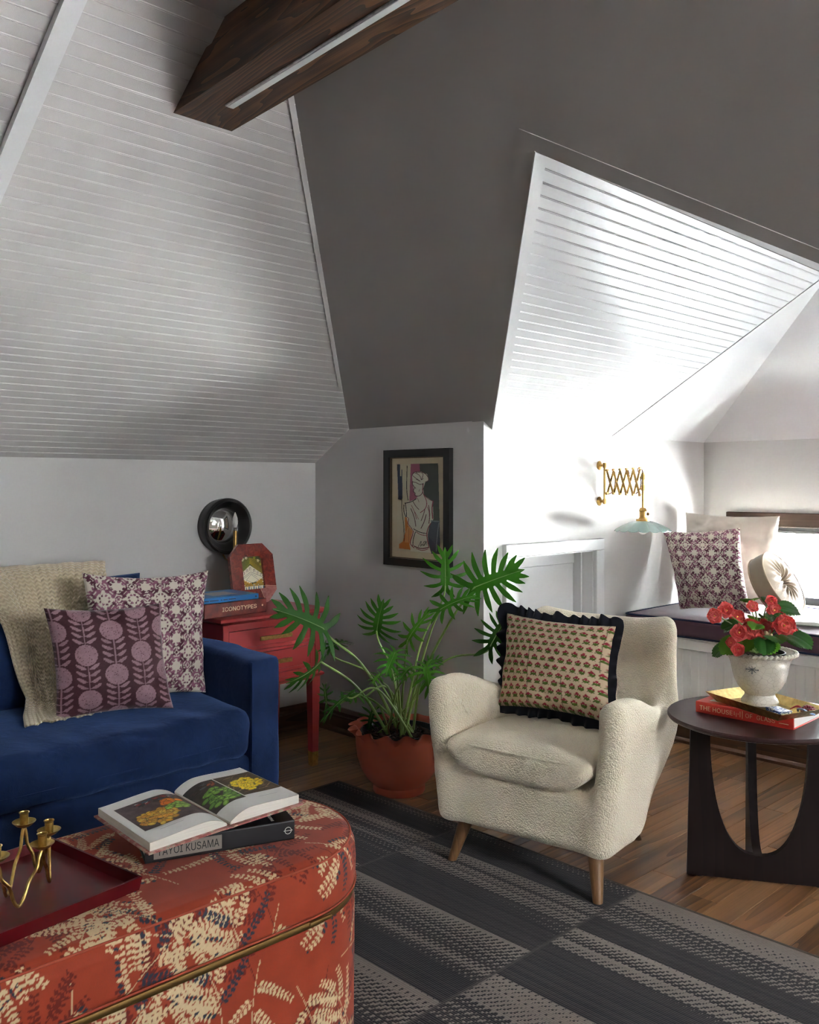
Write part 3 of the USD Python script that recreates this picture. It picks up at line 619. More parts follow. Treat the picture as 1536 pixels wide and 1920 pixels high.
def house_print(X, Y):
    w, h = .098, .128
    p = Pic(X, Y, hexc('3a4012'))
    rs = np.random.RandomState(2)
    for x, y, r in ((.012, .118, .014), (.03, .122, .010), (.082, .110, .011), (.092, .095, .008), (.066, .122, .008)):
        p.fill([(x + r * rs.uniform(.4, 1) * math.cos(a), y + r * rs.uniform(.4, 1) * math.sin(a)) for a in np.linspace(0, 6.28, 6)[:-1]], hexc('d8d0b4') if r > .009 else hexc('7d8a1e'))
    roof_l = [(-.01, .062), (.044, .122), (.044, .100), (-.01, .048)]; roof_r = [(.044, .122), (.11, .06), (.11, .045), (.044, .100)]
    p.fill(roof_l, hexc('3d4712')); p.fill(roof_r, hexc('5b5312'))
    for k in range(16):
        p.line([(.0, .052 + k * .0045), (.044, .100 + k * .0015)], .0008, hexc('8c8a2a'), 0); p.line([(.044, .100 + k * .0015), (.1, .049 + k * .004)], .0009, hexc('b39a2c'), 0)
    p.fill([(0, .064), (.044, .094), (.098, .056), (.098, .044), (.072, .030), (.03, .026), (0, .04)], hexc('e0dac4'))
    for x, y in ((.012, .066), (.028, .076), (.043, .081), (.060, .074), (.076, .064), (.09, .056)): p.line([(x - .003, y - .007), (x - .003, y + .003), (x + .003, y + .003), (x + .003, y - .007)], .0012, hexc('222a3c'), 0)
    p.line([(0, .045), (.044, .068), (.098, .044)], .0011, hexc('2b3850'), 0); p.line([(0, .040), (.044, .062), (.07, .048)], .0009, hexc('2b3850'), 0); p.line([(.02, .038), (.044, .058), (.075, .036), (.05, .026), (.02, .038)], .0009, hexc('2b3850'), 0)
    for i in range(18):
        for j in range(6):
            x = i * .0056 + (j % 2) * .0028; y = .012 + j * .0048
            if y < .045 - .5 * abs(abs(x - .047) - .05): p.fill(shapely.box(x, y, x + .0042, y + .0034), hexc('d09a20') if rs.rand() > .15 else hexc('f0e8d0'))
    p.fill(shapely.box(0, 0, .098, .014), hexc('d9d2bd'))
    for i in range(9): p.fill([(.003 + i * .011, 0), (.008 + i * .011, 0), (.010 + i * .011 - .004 * (i % 2), .013), (.005 + i * .011, .013)], hexc('3a5d8f'))
    return p.C
pf = thing('photo_frame', 'red burl octagonal photo frame holding a print of a white house', 'photo frame', (2.185, 3.325, .6745), 2.0, rot=None)
fw_, fh_, cc = .232, .262, .052
octo = Polygon([(cc, 0), (fw_ - cc, 0), (fw_, cc), (fw_, fh_ - cc), (fw_ - cc, fh_), (cc, fh_), (0, fh_ - cc), (0, cc)])
win = shapely.box(.060, .056, .158 + .014, .206); c2_ = .014
win = Polygon([(.060, .062), (.060, .190), (.072, .206), (.158, .206), (.172, .192), (.172, .062)])
TL = math.radians(11)
U_, V_ = np.array((1., 0, 0)), np.array((0, math.sin(TL), math.cos(TL)))
N_ = np.cross(U_, V_)
corner = Polygon([(fw_ - cc - .012, -.01), (fw_ + .02, -.01), (fw_ + .02, cc + .014), (fw_ - .07 + .012, .075), (fw_ - .088, .06)])
obj('frame', prism(octo.difference(win).difference(corner), (0, .018, 0), U_, V_, .018).apply_translation(-N_ * 0), 'burl', pf, smooth=False)
obj('corner_inlay', prism(octo.difference(win).intersection(corner.buffer(-.0012)), (0, .018, 0), U_, V_, .0182), 'pinkmarble', pf, smooth=False, label='pink corner inlay')
obj('edge_inlay', prism(octo.difference(win).intersection(corner.difference(corner.buffer(-.0012))), (0, .018, 0), U_, V_, .0181), 'goldfoil', pf, smooth=False)
m, C = raster(lambda X, Y: house_print(X * .098 / .116, Y * .128 / .148), .116, .148, .0009)
obj('print', frame_mesh(m, np.array((0, .018, 0)) + U_ * .058 + V_ * .06 + N_ * .006, U_, V_, N_), 'print', pf, smooth=False, col=C)
obj('backing', prism(octo.buffer(-.004), (0, .018, 0), U_, V_, .004), 'black', pf, smooth=False)
obj('easel', prism(Polygon([(.09, 0), (.14, 0), (.125, .16), (.105, .16)]), (0, .1, -.0), U_, np.array((0, -.28, .96)), .003), 'black', pf, smooth=False)

# ------------------------------------------------------------------ convex mirror with a candle arm
M['mirror'] = plain('silvered_glass', (.88, .87, .84), .02, metallic=1.0)
ms = thing('mirror_sconce', 'round convex mirror in a deep black frame with a brass candle arm', 'mirror', (2.285, YA, 1.008))
R0 = .128
prof = [(.0, .0), (R0 - .006, .0), (R0 - .006, .022), (R0 - .002, .028), (R0 - .002, .046), (R0, .054), (R0 - .001, .064), (R0 - .008, .070), (R0 - .016, .069), (R0 - .022, .060), (R0 - .028, .056), (R0 - .034, .047), (R0 - .040, .043), (R0 - .045, .034), (R0 - .049, .028), (R0 - .051, .018), (0, .018)]
obj('frame', place(lathe(prof, 80), rx=90), 'black', ms, smooth=35)
a = np.linspace(0, 1, 14); dome_ = [(.0785 * t, .0185 + .019 * (1 - t * t)) for t in a[::-1]]
obj('mirror_glass', place(lathe([(0, .0178), (.0785, .0178)] + dome_[:-1] + [(0.0005, dome_[-1][1]), (0, dome_[-1][1])], 80), rx=90), 'mirror', ms, smooth=50)
obj('arm', tube(spline([(0, -.012, -.118), (.0, -.045, -.150), (.0, -.080, -.146), (0, -.105, -.138), (0, -.118, -.128)], 30), .0035, 8), 'brass', ms)
obj('candle_tube', lathe([(0, -.152), (.003, -.151), (.0045, -.146), (.002, -.142), (.007, -.138), (.0085, -.132), (.0065, -.126), (.0085, -.124), (.0085, -.112), (.0105, -.110), (.0105, -.108), (.0095, -.106), (.0095, -.022), (.0085, -.018), (0, -.018)], 24).apply_translation((0, -.118, 0)), 'brass', ms)
obj('lamp_holder', lathe([(0, -.018), (.0075, -.018), (.0085, -.014), (.0070, -.011), (.0085, -.008), (.007, -.004), (0, -.004)], 20).apply_translation((0, -.118, 0)), plain('nickel', (.5, .48, .45), .25, metallic=1.0), ms)
obj('bulb', lathe([(0, -.004), (.0065, -.003), (.011, .012), (.0125, .024), (.0105, .040), (.005, .056), (.0015, .064), (0, .066)], 24).apply_translation((0, -.118, 0)), 'bulb', ms)

# ------------------------------------------------------------------ framed print of a bust on the dormer wall
def bust_print(X, Y):
    """drawn in the pixels of the sheet: x 350..980 to the right, y 350..1610 downwards"""
    s = 1 / 2100.; q = lambda P: [(a * 1., -b * 1.) for a, b in P]
    p = Pic(X, Y, hexc('c5b499')); F = lambda P, c: p.fill(q(P), hexc(c)); Ln = lambda P, w, c: p.line(q(P), w, hexc(c))
    mid, red, blk = 'd2c6b4', '8a2a3c', '2a1418'
    F([(355, 350), (560, 350), (560, 1570), (355, 1570)], 'c9bb9f')
    F([(355, 355), (400, 355), (400, 525), (420, 525), (420, 430), (432, 430), (436, 850), (410, 868), (372, 862)], '22304f')
    F([(372, 730), (430, 730), (436, 850), (410, 868), (372, 862)], '111d40')
    F([(560, 350), (690, 350), (720, 480), (720, 900), (540, 900)], 'a3506b')
    F([(690, 350), (955, 350), (975, 1150), (850, 1150), (740, 900), (700, 500)], '3e4438')
    F([(845, 1150), (975, 1150), (985, 1615), (860, 1615), (800, 1400)], '363d4c')
    F([(470, 1110), (530, 1130), (545, 1240), (600, 1300), (560, 1580), (385, 1570), (385, 1510), (440, 1470), (480, 1330)], 'c8722a')
    F([(510, 1260), (545, 1240), (600, 1310), (560, 1480), (470, 1480), (490, 1330)], 'd58c55')
    # figure
    F([(470, 915), (640, 850), (660, 810), (620, 790), (600, 700), (585, 600), (580, 520), (620, 470), (720, 462), (800, 500), (825, 590), (770, 620), (745, 700), (755, 800), (880, 880), (890, 1130), (850, 1180), (800, 1300), (825, 1530), (860, 1600), (560, 1600), (540, 1500), (590, 1310), (520, 1230), (500, 1120), (465, 1110)], mid)
    for P, w in (([(585, 600), (590, 650), (615, 690), (600, 750), (625, 770), (620, 795), (660, 812), (720, 780), (735, 640)], 10), ([(585, 610), (640, 620), (700, 645), (745, 630)], 9), ([(590, 520), (640, 560), (700, 600), (640, 570)], 8), ([(610, 480), (690, 520), (715, 580)], 8), ([(640, 475), (740, 510), (720, 580), (745, 560)], 8), ([(725, 470), (790, 510), (815, 590), (775, 610)], 10), ([(580, 520), (600, 480), (660, 465), (730, 465)], 8), ([(625, 690), (632, 700)], 9), ([(690, 715), (680, 745)], 6), ([(660, 840), (680, 895)], 7)): Ln(P, w, '57202c')
    Ln([(745, 640), (740, 760), (790, 880), (780, 970), (700, 1045)], 10, red); Ln([(760, 800), (820, 850), (885, 880)], 7, red)
    Ln([(470, 915), (560, 895), (640, 850)], 12, blk); Ln([(590, 880), (640, 960), (680, 1000)], 9, '5a1c28')
    Ln([(480, 920), (492, 1010), (490, 1110), (465, 1060), (458, 940)], 11, blk); Ln([(505, 1115), (525, 1130), (520, 1200), (545, 1240), (590, 1300)], 9, red)
    Ln([(885, 880), (872, 960), (880, 1120)], 16, red); Ln([(820, 940), (835, 1050), (825, 1190)], 11, '6a2030'); Ln([(800, 960), (822, 1010), (830, 1100)], 7, red)
    Ln([(560, 990), (610, 1110), (635, 1240)], 10, '5a1c28'); Ln([(570, 945), (620, 1050), (645, 1140)], 7, red); Ln([(615, 1030), (650, 1090), (675, 1140)], 6, red)
    Ln([(765, 1005), (740, 1090), (712, 1160)], 9, '5a1c28'); Ln([(785, 1070), (760, 1160), (712, 1265)], 11, '5a1c28')
    Ln([(605, 1280), (690, 1320), (785, 1335)], 11, '3a1018'); Ln([(640, 1320), (710, 1355), (785, 1362)], 9, red)
    Ln([(850, 1190), (800, 1300), (800, 1400), (825, 1530)], 12, red); Ln([(600, 1310), (575, 1400), (555, 1490), (610, 1550)], 11, red); Ln([(630, 1320), (600, 1420), (590, 1520)], 10, blk)
    Ln([(610, 1525), (700, 1550), (815, 1530)], 14, '6a1c2c'); Ln([(640, 1555), (720, 1575), (815, 1550)], 9, red)
    Ln([(672, 1528), (715, 1455), (708, 1520), (728, 1490), (735, 1510), (770, 1445), (745, 1470), (750, 1505), (775, 1480), (785, 1440), (790, 1500)], 6, '1c1c20')
    Ln([(505, 380), (500, 600), (505, 780), (520, 870)], 11, blk); Ln([(425, 850), (430, 1050), (450, 1200), (462, 1460)], 9, '3a3128'); Ln([(530, 1280), (530, 1480)], 4, '3a2a20')
    Ln([(855, 1155), (975, 1158)], 16, '70767c'); Ln([(965, 1180), (940, 1400), (930, 1570)], 13, '767c84')
    return p.C
fp = thing('framed_print', 'black framed print of a classical bust in pink, green and orange', 'framed print', (XB, 0, 0))
y0_, y1_, z0_, z1_ = 2.651, 3.062, .833, 1.353
Uf, Vf = np.array((0, -1., 0)), np.array((0, 0, 1.))
w_, h_ = y1_ - y0_, z1_ - z0_; b_ = .034
fo = (-.001, y1_, z0_)
rim_ = shapely.box(0, 0, w_, h_).difference(shapely.box(b_, b_, w_ - b_, h_ - b_))
fr2 = prism(rim_, (-.001, y1_, z0_), Uf, Vf, .026)
obj('frame', fr2, 'black', fp, smooth=False)
obj('frame_slip', prism(shapely.box(b_ - .002, b_ - .002, w_ - b_ + .002, h_ - b_ + .002).difference(shapely.box(b_ + .004, b_ + .004, w_ - b_ - .004, h_ - b_ - .004)), (-.001, y1_, z0_), Uf, Vf, .016), plain('gilt_slip', (.10, .06, .03), .5), fp, smooth=False)
iw, ih = w_ - 2 * b_, h_ - 2 * b_
obj('mount', prism(shapely.box(b_ - .003, b_ - .003, w_ - b_ + .003, h_ - b_ + .003), (-.001, y1_, z0_), Uf, Vf, .006), plain('mount_board', hexc('cbb89b'), .8), fp, smooth=False)
pw_, ph_ = .268, .392
m, C = raster(lambda X, Y: bust_print(355 + X / pw_ * 625, -1612 + Y / ph_ * 1260), pw_, ph_, .0013)
Wn = np.cross(Uf, Vf)
obj('print', frame_mesh(m, np.array(fo) + Uf * (w_ / 2 - pw_ / 2) + Vf * (h_ / 2 - ph_ / 2) + Wn * .0068, Uf, Vf, Wn), 'print', fp, smooth=False, col=C)
obj('glazing', prism(shapely.box(b_, b_, w_ - b_, h_ - b_), np.array(fo) + Wn * .0125, Uf, Vf, .0015), 'glass', fp, smooth=False)
# ------------------------------------------------------------------ printed patterns as small colour arrays
class Img:
    def __init__(s, w, h, px, bg):
        s.w, s.h, s.px = w, h, px; s.nx, s.ny = int(math.ceil(w / px)), int(math.ceil(h / px)); s.c = np.empty((s.nx, s.ny, 3)); s.c[:] = bg
    def _win(s, x0, x1, y0, y1):
        i0, i1 = max(0, int(x0 / s.px)), min(s.nx, int(x1 / s.px) + 2); j0, j1 = max(0, int(y0 / s.px)), min(s.ny, int(y1 / s.px) + 2)
        if i0 >= i1 or j0 >= j1: return None
        return i0, i1, j0, j1, (np.arange(i0, i1)[:, None] + .5) * s.px, (np.arange(j0, j1)[None] + .5) * s.px
    def ell(s, x, y, a, b, ang, col, mixf=1.0):
        r = max(a, b); w = s._win(x - r, x + r, y - r, y + r)
        if w is None: return
        i0, i1, j0, j1, X, Y = w; ca, sa = math.cos(ang), math.sin(ang)
        u = ((X - x) * ca + (Y - y) * sa) / a; v = (-(X - x) * sa + (Y - y) * ca) / b
        k = (u * u + v * v) < 1; C = s.c[i0:i1, j0:j1]; C[k] = C[k] * (1 - mixf) + np.array(col) * mixf
    def poly(s, pts, col, mixf=1.0):
        p = np.array(pts); w = s._win(p[:, 0].min(), p[:, 0].max(), p[:, 1].min(), p[:, 1].max())
        if w is None: return
        i0, i1, j0, j1, X, Y = w; X, Y = np.broadcast_arrays(X, Y); k = np.zeros(X.shape, bool)
        for (xa, ya_), (xb, yb_) in zip(p, np.roll(p, -1, 0)):
            c = (ya_ > Y) != (yb_ > Y); k ^= c & (X < (xb - xa) * (Y - ya_) / (yb_ - ya_ if yb_ != ya_ else 1e-9) + xa)
        C = s.c[i0:i1, j0:j1]; C[k] = C[k] * (1 - mixf) + np.array(col) * mixf
    def seg(s, a, b, w, col, mixf=1.0):
        a, b = np.array(a, float), np.array(b, float); d = b - a; L = np.linalg.norm(d) + 1e-9; n = np.array((-d[1], d[0])) / L * w / 2
        s.poly([a + n, b + n, b - n, a - n], col, mixf)
    def path(s, pts, w, col):
        for a, b in zip(pts[:-1], pts[1:]): s.seg(a, b, w, col)
    def at(s, u, v):
        """colours at u, v in metres"""
        i = np.clip((np.asarray(u) / s.px).astype(int), 0, s.nx - 1); j = np.clip((np.asarray(v) / s.px).astype(int), 0, s.ny - 1); return s.c[i, j]
def geo_image(w, seed, cell=.112, px=.0010):
    cream, dk, lt = np.array(hexc('d2c9ba')), np.array(hexc('522637')), np.array(hexc('8f5c72'))
    r = np.random.RandomState(seed); im = Img(w, w, px, cream)
    X, Y = np.meshgrid(np.arange(im.nx) * px, np.arange(im.ny) * px, indexing='ij')
    n = meshkit.fbm(np.stack([X / .015, Y / .015, 0 * X + seed], -1), 3, seed); t = np.clip((n - .36) * 3.4, 0, 1)[..., None]
    ink = dk * (1 - t) + lt * t; k = cell; tmp = Img(w, w, px, (0., 0., 0.)); on = (1., 1., 1.); off = (0., 0., 0.)
    V = lambda a: np.array((math.cos(a), math.sin(a)))
    def bar(c, d, L, th, col): n_ = np.array((-d[1], d[0])); j = lambda: r.normal(0, k * .006, 2); tmp.poly([c + d * L + n_ * th + j(), c + d * L - n_ * th + j(), c - d * L - n_ * th + j(), c - d * L + n_ * th + j()], col)
    for i in range(-1, int(w / k) + 2):
        for j_ in range(-1, int(w / k) + 2):
            c = np.array((i * k, j_ * k))
            for q in range(4):                                   # leaning double bars with rungs, a cream lens between them
                a = q * np.pi / 2 + np.pi / 4; e, d = V(a), V(a + np.pi / 2); o = c + e * k * .345
                for s_ in (-1, 1):
                    bar(o + e * s_ * k * .055, d, k * (.215 if s_ > 0 else .15), k * .038, on)
                    bar(o + d * s_ * k * .125, e, k * .125, k * .048, on)
                    bar(o + d * s_ * k * .05 - e * k * .10, e, k * .05, k * .030, on)
            for q in range(8):                                   # dashes round the disc
                a = q * np.pi / 4 + np.pi / 8; bar(c + V(a) * k * .205, V(a + np.pi / 2), k * .048, k * .032, on)
            for q in range(4):                                   # small lozenges on the sides of the cell
                a = q * np.pi / 2; bar(c + V(a) * k * .5, V(a), k * .045, k * .045, on); bar(c + V(a) * k * .30, V(a + np.pi / 2), k * .06, k * .026, on)
            ce = c + np.array((.5, .5)) * k
            for q in range(8):
                a = q * np.pi / 4 + np.pi / 8; bar(ce + V(a) * k * .165, V(a + np.pi / 2), k * .040, k * .034, on)
            for q in range(2):                                   # lozenge outlines on the cell sides
                o = c + V(q * np.pi / 2) * k * .5
                for w_ in range(4): a = w_ * np.pi / 2 + np.pi / 4; bar(o + V(a) * k * .105, V(a + np.pi / 2), k * .085, k * .026, on)
            tmp.poly([c + V(a) * k * .158 + r.normal(0, k * .006, 2) for a in np.arange(8) * np.pi / 4 + .39], off)
    m = tmp.c[..., :1] > .5
    im.c = np.where(m, ink, cream * (.93 + .1 * n[..., None])); return im
def pompom_image(w, seed=3, px=.0011):
    bg, pk = np.array(hexc('47222a')), np.array(hexc('98767f'))
    r = np.random.RandomState(seed); im = Img(w, w, px, bg)
    X, Y = np.meshgrid(np.arange(im.nx) * px, np.arange(im.ny) * px, indexing='ij')
    n = meshkit.fbm(np.stack([X / .05, Y / .05, 0 * X], -1), 4, 7)[..., None]; im.c[:] = bg * (.75 + .5 * n)
    cw, ch = w / 4.2, w / 2.45
    for c in range(-1, 6):
        x0 = (c + .12) * cw
        for q in range(-1, 4):
            y0 = w - ((q + (.06 if c % 2 else .52)) * ch)
            im.path([(x0, y0), (x0 + .002, y0 - .5 * ch), (x0, y0 - .84 * ch)], .0052, pk * .9)
            for t in range(4):
                yy = y0 - (.30 + t * .145) * ch
                for s in (-1, 1):
                    A = np.array((x0 + s * .002, yy)); B = A + np.array((s * .37 * cw, .095 * ch)); nrm = np.array((-.22 * s, .9)) * .0078
                    mid = (A + B) / 2 + np.array((0, -.004)); tip = B + np.array((s * .004, .003))
                    im.poly([A, mid + nrm * .95, B + nrm * .6, tip, B - nrm * .7, mid - nrm * .95], pk * r.uniform(.86, 1.06))
            R_ = .40 * cw
            im.ell(x0, y0, R_ * 1.02, R_, 0, pk * 1.02)
            for t in range(46):
                a, rr = r.uniform(0, 6.28), R_ * .9 * math.sqrt(r.rand()); im.ell(x0 + rr * math.cos(a), y0 + rr * math.sin(a), .0011, .0011, 0, bg * 1.25)
    n = meshkit.noise(np.stack([X / .004, Y / .004, 0 * X], -1), 3)[..., None]; im.c = im.c * (.86 + .28 * n); return im
def posy_image(w, px=.0010):
    bg, red, gr = np.array(hexc('c2ab90')), np.array(hexc('8c2438')), np.array(hexc('46581c'))
    im = Img(w, w, px, bg); n = 13; c = w / n
    for i in range(0, n, 1):
        if i % 2 == 0: im.seg(((i + .5) * c, 0), ((i + .52) * c, w), .0011 if i % 4 else .0007, bg * (.35 if i % 4 == 0 else .62))
    for i in range(-1, n + 1):
        for j in range(-1, int(n * .95) + 1):
            x = (i + .25 + .5 * (j % 2)) * c; y = (j + .3) * c * 1.07; s = c * .60
            im.seg((x, y - .62 * s), (x, y + .2 * s), s * .1, gr)
            for dx, dy, a, b, g in ((-.28, -.12, .34, .17, 2.5), (.28, -.12, .34, .17, .6), (-.2, -.38, .3, .13, 2.9), (.2, -.38, .3, .13, .2), (0, -.1, .2, .26, 0)): im.ell(x + dx * s, y + dy * s, a * s, b * s, g, gr * (1.15 if dx else 1.4))
            for dx, dy, q in ((0, .48, .26), (-.42, .22, .17), (.42, .22, .17), (-.16, .34, .15), (.16, .34, .15), (0, .2, .12)): im.ell(x + dx * s, y + dy * s, q * s, q * s, 0, red)
            im.ell(x, y + .5 * s, .08 * s, .08 * s, 0, red * 1.6)
            for dx in (-.55, .55): im.ell(x + dx * s, y - .5 * s, .1 * s, .08 * s, 0, gr * .6)
    return im
def pillow(c, thick, n=120, seed=1, pinch=.075, sag=.0, im=None, front=None, ears=1.0, wr=.004, pw=.42):
    """cushion between four corner points (bottom left, bottom right, top right, top left as seen from the front): front and back sheets that meet in the seam"""
    c = [np.array(q, float) for q in c]; u = np.linspace(-1, 1, n); U, V = np.meshgrid(u, u, indexing='ij')
    e = lambda t: 1 - pinch * (1 - t * t) ** 1.0
    Us = U * (1 - pinch * (1 - V ** 2) * np.abs(U) ** 1.5); Vs = V * (1 - pinch * (1 - U ** 2) * np.abs(V) ** 1.5)
    a, b = (Us + 1) / 2, (Vs + 1) / 2
    B = ((1 - a) * (1 - b))[..., None] * c[0] + (a * (1 - b))[..., None] * c[1] + (a * b)[..., None] * c[2] + ((1 - a) * b)[..., None] * c[3]
    N = np.cross(c[1] - c[0] + c[2] - c[3], c[3] - c[0] + c[2] - c[1]); N /= np.linalg.norm(N)
    S = np.clip((1 - U ** 2) * (1 - V ** 2), 0, 1) ** pw
    up = (c[3] - c[0] + c[2] - c[1]); up /= np.linalg.norm(up)
    P3 = np.stack([U * 2.2, V * 2.2, 0 * U + seed], -1)
    w = (meshkit.fbm(P3 * 1.3, 3, seed) - .5) * wr * 4 + wr * 1.2 * np.sin((U * 9 + V * 4) + 3 * meshkit.noise(P3, seed)) * np.abs(V) ** 3 + wr * 1.2 * np.sin(V * 9 - U * 3 + 3 * meshkit.noise(P3 + 5, seed)) * np.abs(U) ** 3
    w = w * np.clip(S * 1.6, 0, 1)
    low = (1 - .35 * V * sag)
    F = B + N * (thick / 2 * S * low + w)[..., None]; K = B - N * (thick / 2 * S * low * .9)[..., None]
    i = np.arange(n * n).reshape(n, n); q = np.stack([i[:-1, :-1], i[1:, :-1], i[1:, 1:], i[:-1, 1:]], -1).reshape(-1, 4)
    m = TM(np.vstack([F.reshape(-1, 3), K.reshape(-1, 3)]), quads(np.vstack([q, (q + n * n)[:, ::-1]])))
    col = None
    if im is not None:
        C = im.at((U + 1) / 2 * im.w, (V + 1) / 2 * im.h).reshape(-1, 3); col = np.vstack([C, C])
    rim = np.vstack([B[:, 0], B[-1, 1:], B[-2::-1, -1], B[0, -2:0:-1]])
    return m, col, rim, N

# ------------------------------------------------------------------ rug
def rug_material():
    g = G(); p = g('separate_xyz', vector=g.obj()); X, Y = p('x'), p('y')
    row = g.math('floor', g.math('multiply', X, 1 / .0064))
    panel = g.math('floor', g.math('multiply', g.math('add', Y, -1.45 + 7.0), 1 / .70)); t = g.math('fraction', g.math('multiply', g.math('add', Y, -1.45 + 7.0), 1 / .70))
    wn = lambda a, b: g('white_noise_texture', dimensions='2D', vector=g('combine_xyz', x=a, y=b, z=0.0)('vector'))('value')
    soft = g.noise(g('combine_xyz', x=g.math('multiply', X, 11.), y=g.math('multiply', panel, 7.3), z=0.0)('vector'), 1.0, 3)
    xs_ = g.math('add', X, g.math('multiply', wn(panel, 5.0), .30)); blk = g.math('floor', g.math('multiply', xs_, 1 / .33)); bx = g.math('fraction', g.math('multiply', xs_, 1 / .33))
    base = g.math('add', g.math('multiply', bx, .80), g.math('multiply', g.math('subtract', soft, .42), 1.5))
    amp = g.math('multiply_add', g.math('pingpong', g.math('add', t, g.math('multiply', wn(blk, panel), .5)), 1.0), 1.75, .45)
    tone = g.math('multiply_add', g.math('subtract', base, .70), amp, g.math('add', .47, g.math('multiply', g.math('subtract', wn(row, panel), .5), .42)))
    dash = g.math('pingpong', g.math('add', g.math('multiply', Y, 1 / .0098), g.math('add', g.math('multiply', row, .5), g.math('multiply', wn(row, 3.0), .45))), 1.0)
    dash = g.math('multiply_add', dash, .62, .19)
    on = g('map_range', value=g.math('subtract', tone, dash), from_min=-.06, from_max=.06, to_min=0.0, to_max=1.0)('result')
    v = g.obj(); f = g.noise(v, 160, 3)
    lightc = g.mix(soft, (.31, .265, .222), (.15, .122, .112)); darkc = g.mix(wn(row, 9.0), (.008, .008, .012), (.030, .024, .026))
    col = g.mix(on, darkc, lightc)
    seam = g('map_range', value=g.math('absolute', g.math('subtract', g.math('fraction', g.math('add', t, .5)), .5)), from_min=.006, from_max=.012, to_min=.55, to_max=0.0)('result')
    col = g.mix(seam, col, (.05, .042, .04)); col = g.mix(g.math('multiply', f, .35), col, (.02, .018, .018))
    rr = g.math('pingpong', g.math('multiply', X, 1 / .0032), 1.0)
    h = g.math('add', rr, g.math('multiply', dash, .6))
    return g.done('rug_weave', base_color=col, roughness=.95, normal=g.bump(h, .5, .0015), sheen_weight=.1, specular_ior_level=.2)
M['rug'] = rug_material(); M['rugedge'] = cloth('rug_selvage', (.09, .076, .066), 500, .6, .1)
rg = thing('rug', 'flatwoven charcoal and grey striped rug on the plank floor', 'rug')
xs, ys = np.linspace(.2, 2.345, 60), np.linspace(-.6, 2.82, 120)
Xr, Yr = np.meshgrid(xs, ys, indexing='ij')
Xr = Xr + .006 * np.sin(Yr * 3.1 + 1) * (Xr / 2.345) ** 4
Zr = .0052 + .0012 * (meshkit.fbm(np.stack([Xr * 3, Yr * 3, 0 * Xr], -1), 2, 3) - .5)
obj('weave', sheet(np.stack([Xr, Yr, Zr], -1), .0045), 'rug', rg, smooth=50)
obj('selvage', tube(np.stack([Xr[-1], Yr[-1], Zr[-1] - .001], 1), .0042, 7), 'rugedge', rg); obj('selvage', tube(np.stack([Xr[:, -1], Yr[:, -1], Zr[:, -1] - .001], 1), .0042, 7), 'rugedge', rg)

# ------------------------------------------------------------------ sofa
M['navy'] = G(); _g = M['navy']; _v = _g.obj(); _f = _g.noise(_v, 1100, 2); _n = _g.noise(_v, 7, 4, .6)
M['navy'] = _g.done('navy_cotton_velvet', base_color=_g.ramp(_n, [(.25, (.005, .0135, .048)), (.75, (.012, .031, .098))]), roughness=.8, sheen_weight=.30, sheen_roughness=.35, sheen_tint=(.25, .45, 1.0), specular_ior_level=.15, normal=_g.bump(_g.math('add', _g.math('multiply', _f, .25), _g.math('multiply', _g.noise(_v, 26, 4, .55, distortion=.8), 1.0)), .55, .006))
def wrinkled(f, k=.006, sc=6., seed=1): return lambda p: f(p) + k * (meshkit.fbm(p * sc, 3, seed) - .5) * 2
def part_nets(f, lo, hi, h): return smooth_mesh(nets(f, lo, hi, h), 4)
so = thing('sofa', 'long navy slipcovered sofa with one box arm in view', 'sofa')
ax0, ax1, af, ab = 1.787, 1.913, 2.622, 3.50
arm = lambda p: sd_box(p + np.stack([0 * p[:, 0], 0 * p[:, 0], -.006 * np.sin(p[:, 1] * 9)], 1), ((ax0 + ax1) / 2, (af + ab) / 2, .3065), ((ax1 - ax0) / 2, (ab - af) / 2, .2925), .018)
obj('arm', part_nets(wrinkled(arm, .004, 9, 2), (ax0 - .02, af - .02, 0), (ax1 + .02, ab + .02, .62), .0125), 'navy', so, smooth=True)
obj('arm_seam', [tube([(ax0 + .004, af - .001, z) for z in np.linspace(.02, .585, 12)], .0028, 6)], 'navy', so)
sx0 = -.35
seat = lambda p: smax(sd_box(p, ((sx0 + ax0 - .002) / 2, 3.02, .345), ((ax0 - .002 - sx0) / 2, .415, .080), .045) - .020 * np.exp(-((p[:, 1] - 2.95) / .25) ** 2) * (p[:, 2] > .36), -(p[:, 2] - .262), .01)
sw = lambda p: .004 * np.sin(p[:, 0] * 34 + 6 * meshkit.noise(p * 4, 5)) * np.exp(-((p[:, 1] - 2.66) / .09) ** 2)
obj('seat_cushion', part_nets(lambda p: wrinkled(seat, .007, 5, 4)(p) + sw(p), (sx0 - .02, 2.58, .25), (ax0 + .02, 3.46, .46), .014), 'navy', so, smooth=True)
obj('seat_piping', tube(spline([(x, 2.606 + .002 * math.sin(x * 23), .322 + .005 * math.sin(x * 4.1) - .01 * max(0, (x - 1.7) / .08) * 0) for x in np.linspace(sx0, ax0 - .04, 40)], 120), .0022, 6), 'navy', so)
base = lambda p: sd_box(p, ((sx0 + ax0 + .02) / 2, 3.06, .1395), ((ax0 + .02 - sx0) / 2, .425, .1225), .012) + .004 * np.sin(p[:, 0] * 41 + 5 * meshkit.noise(p * 3, 8)) * sstep(.28, .0, p[:, 2])
obj('base_skirt', part_nets(base, (sx0 - .02, 2.60, 0), (ax0 + .03, 3.5, .27), .014), 'navy', so, smooth=True)
bk_ = lambda p: sd_box(p, ((sx0 + ax1) / 2, 3.46, .39), ((ax1 - sx0) / 2, .06, .375), .03)
obj('backrest', part_nets(wrinkled(bk_, .005, 6, 6), (sx0 - .02, 3.36, 0.01), (ax1 + .02, 3.56, .8), .016), 'navy', so, smooth=True)
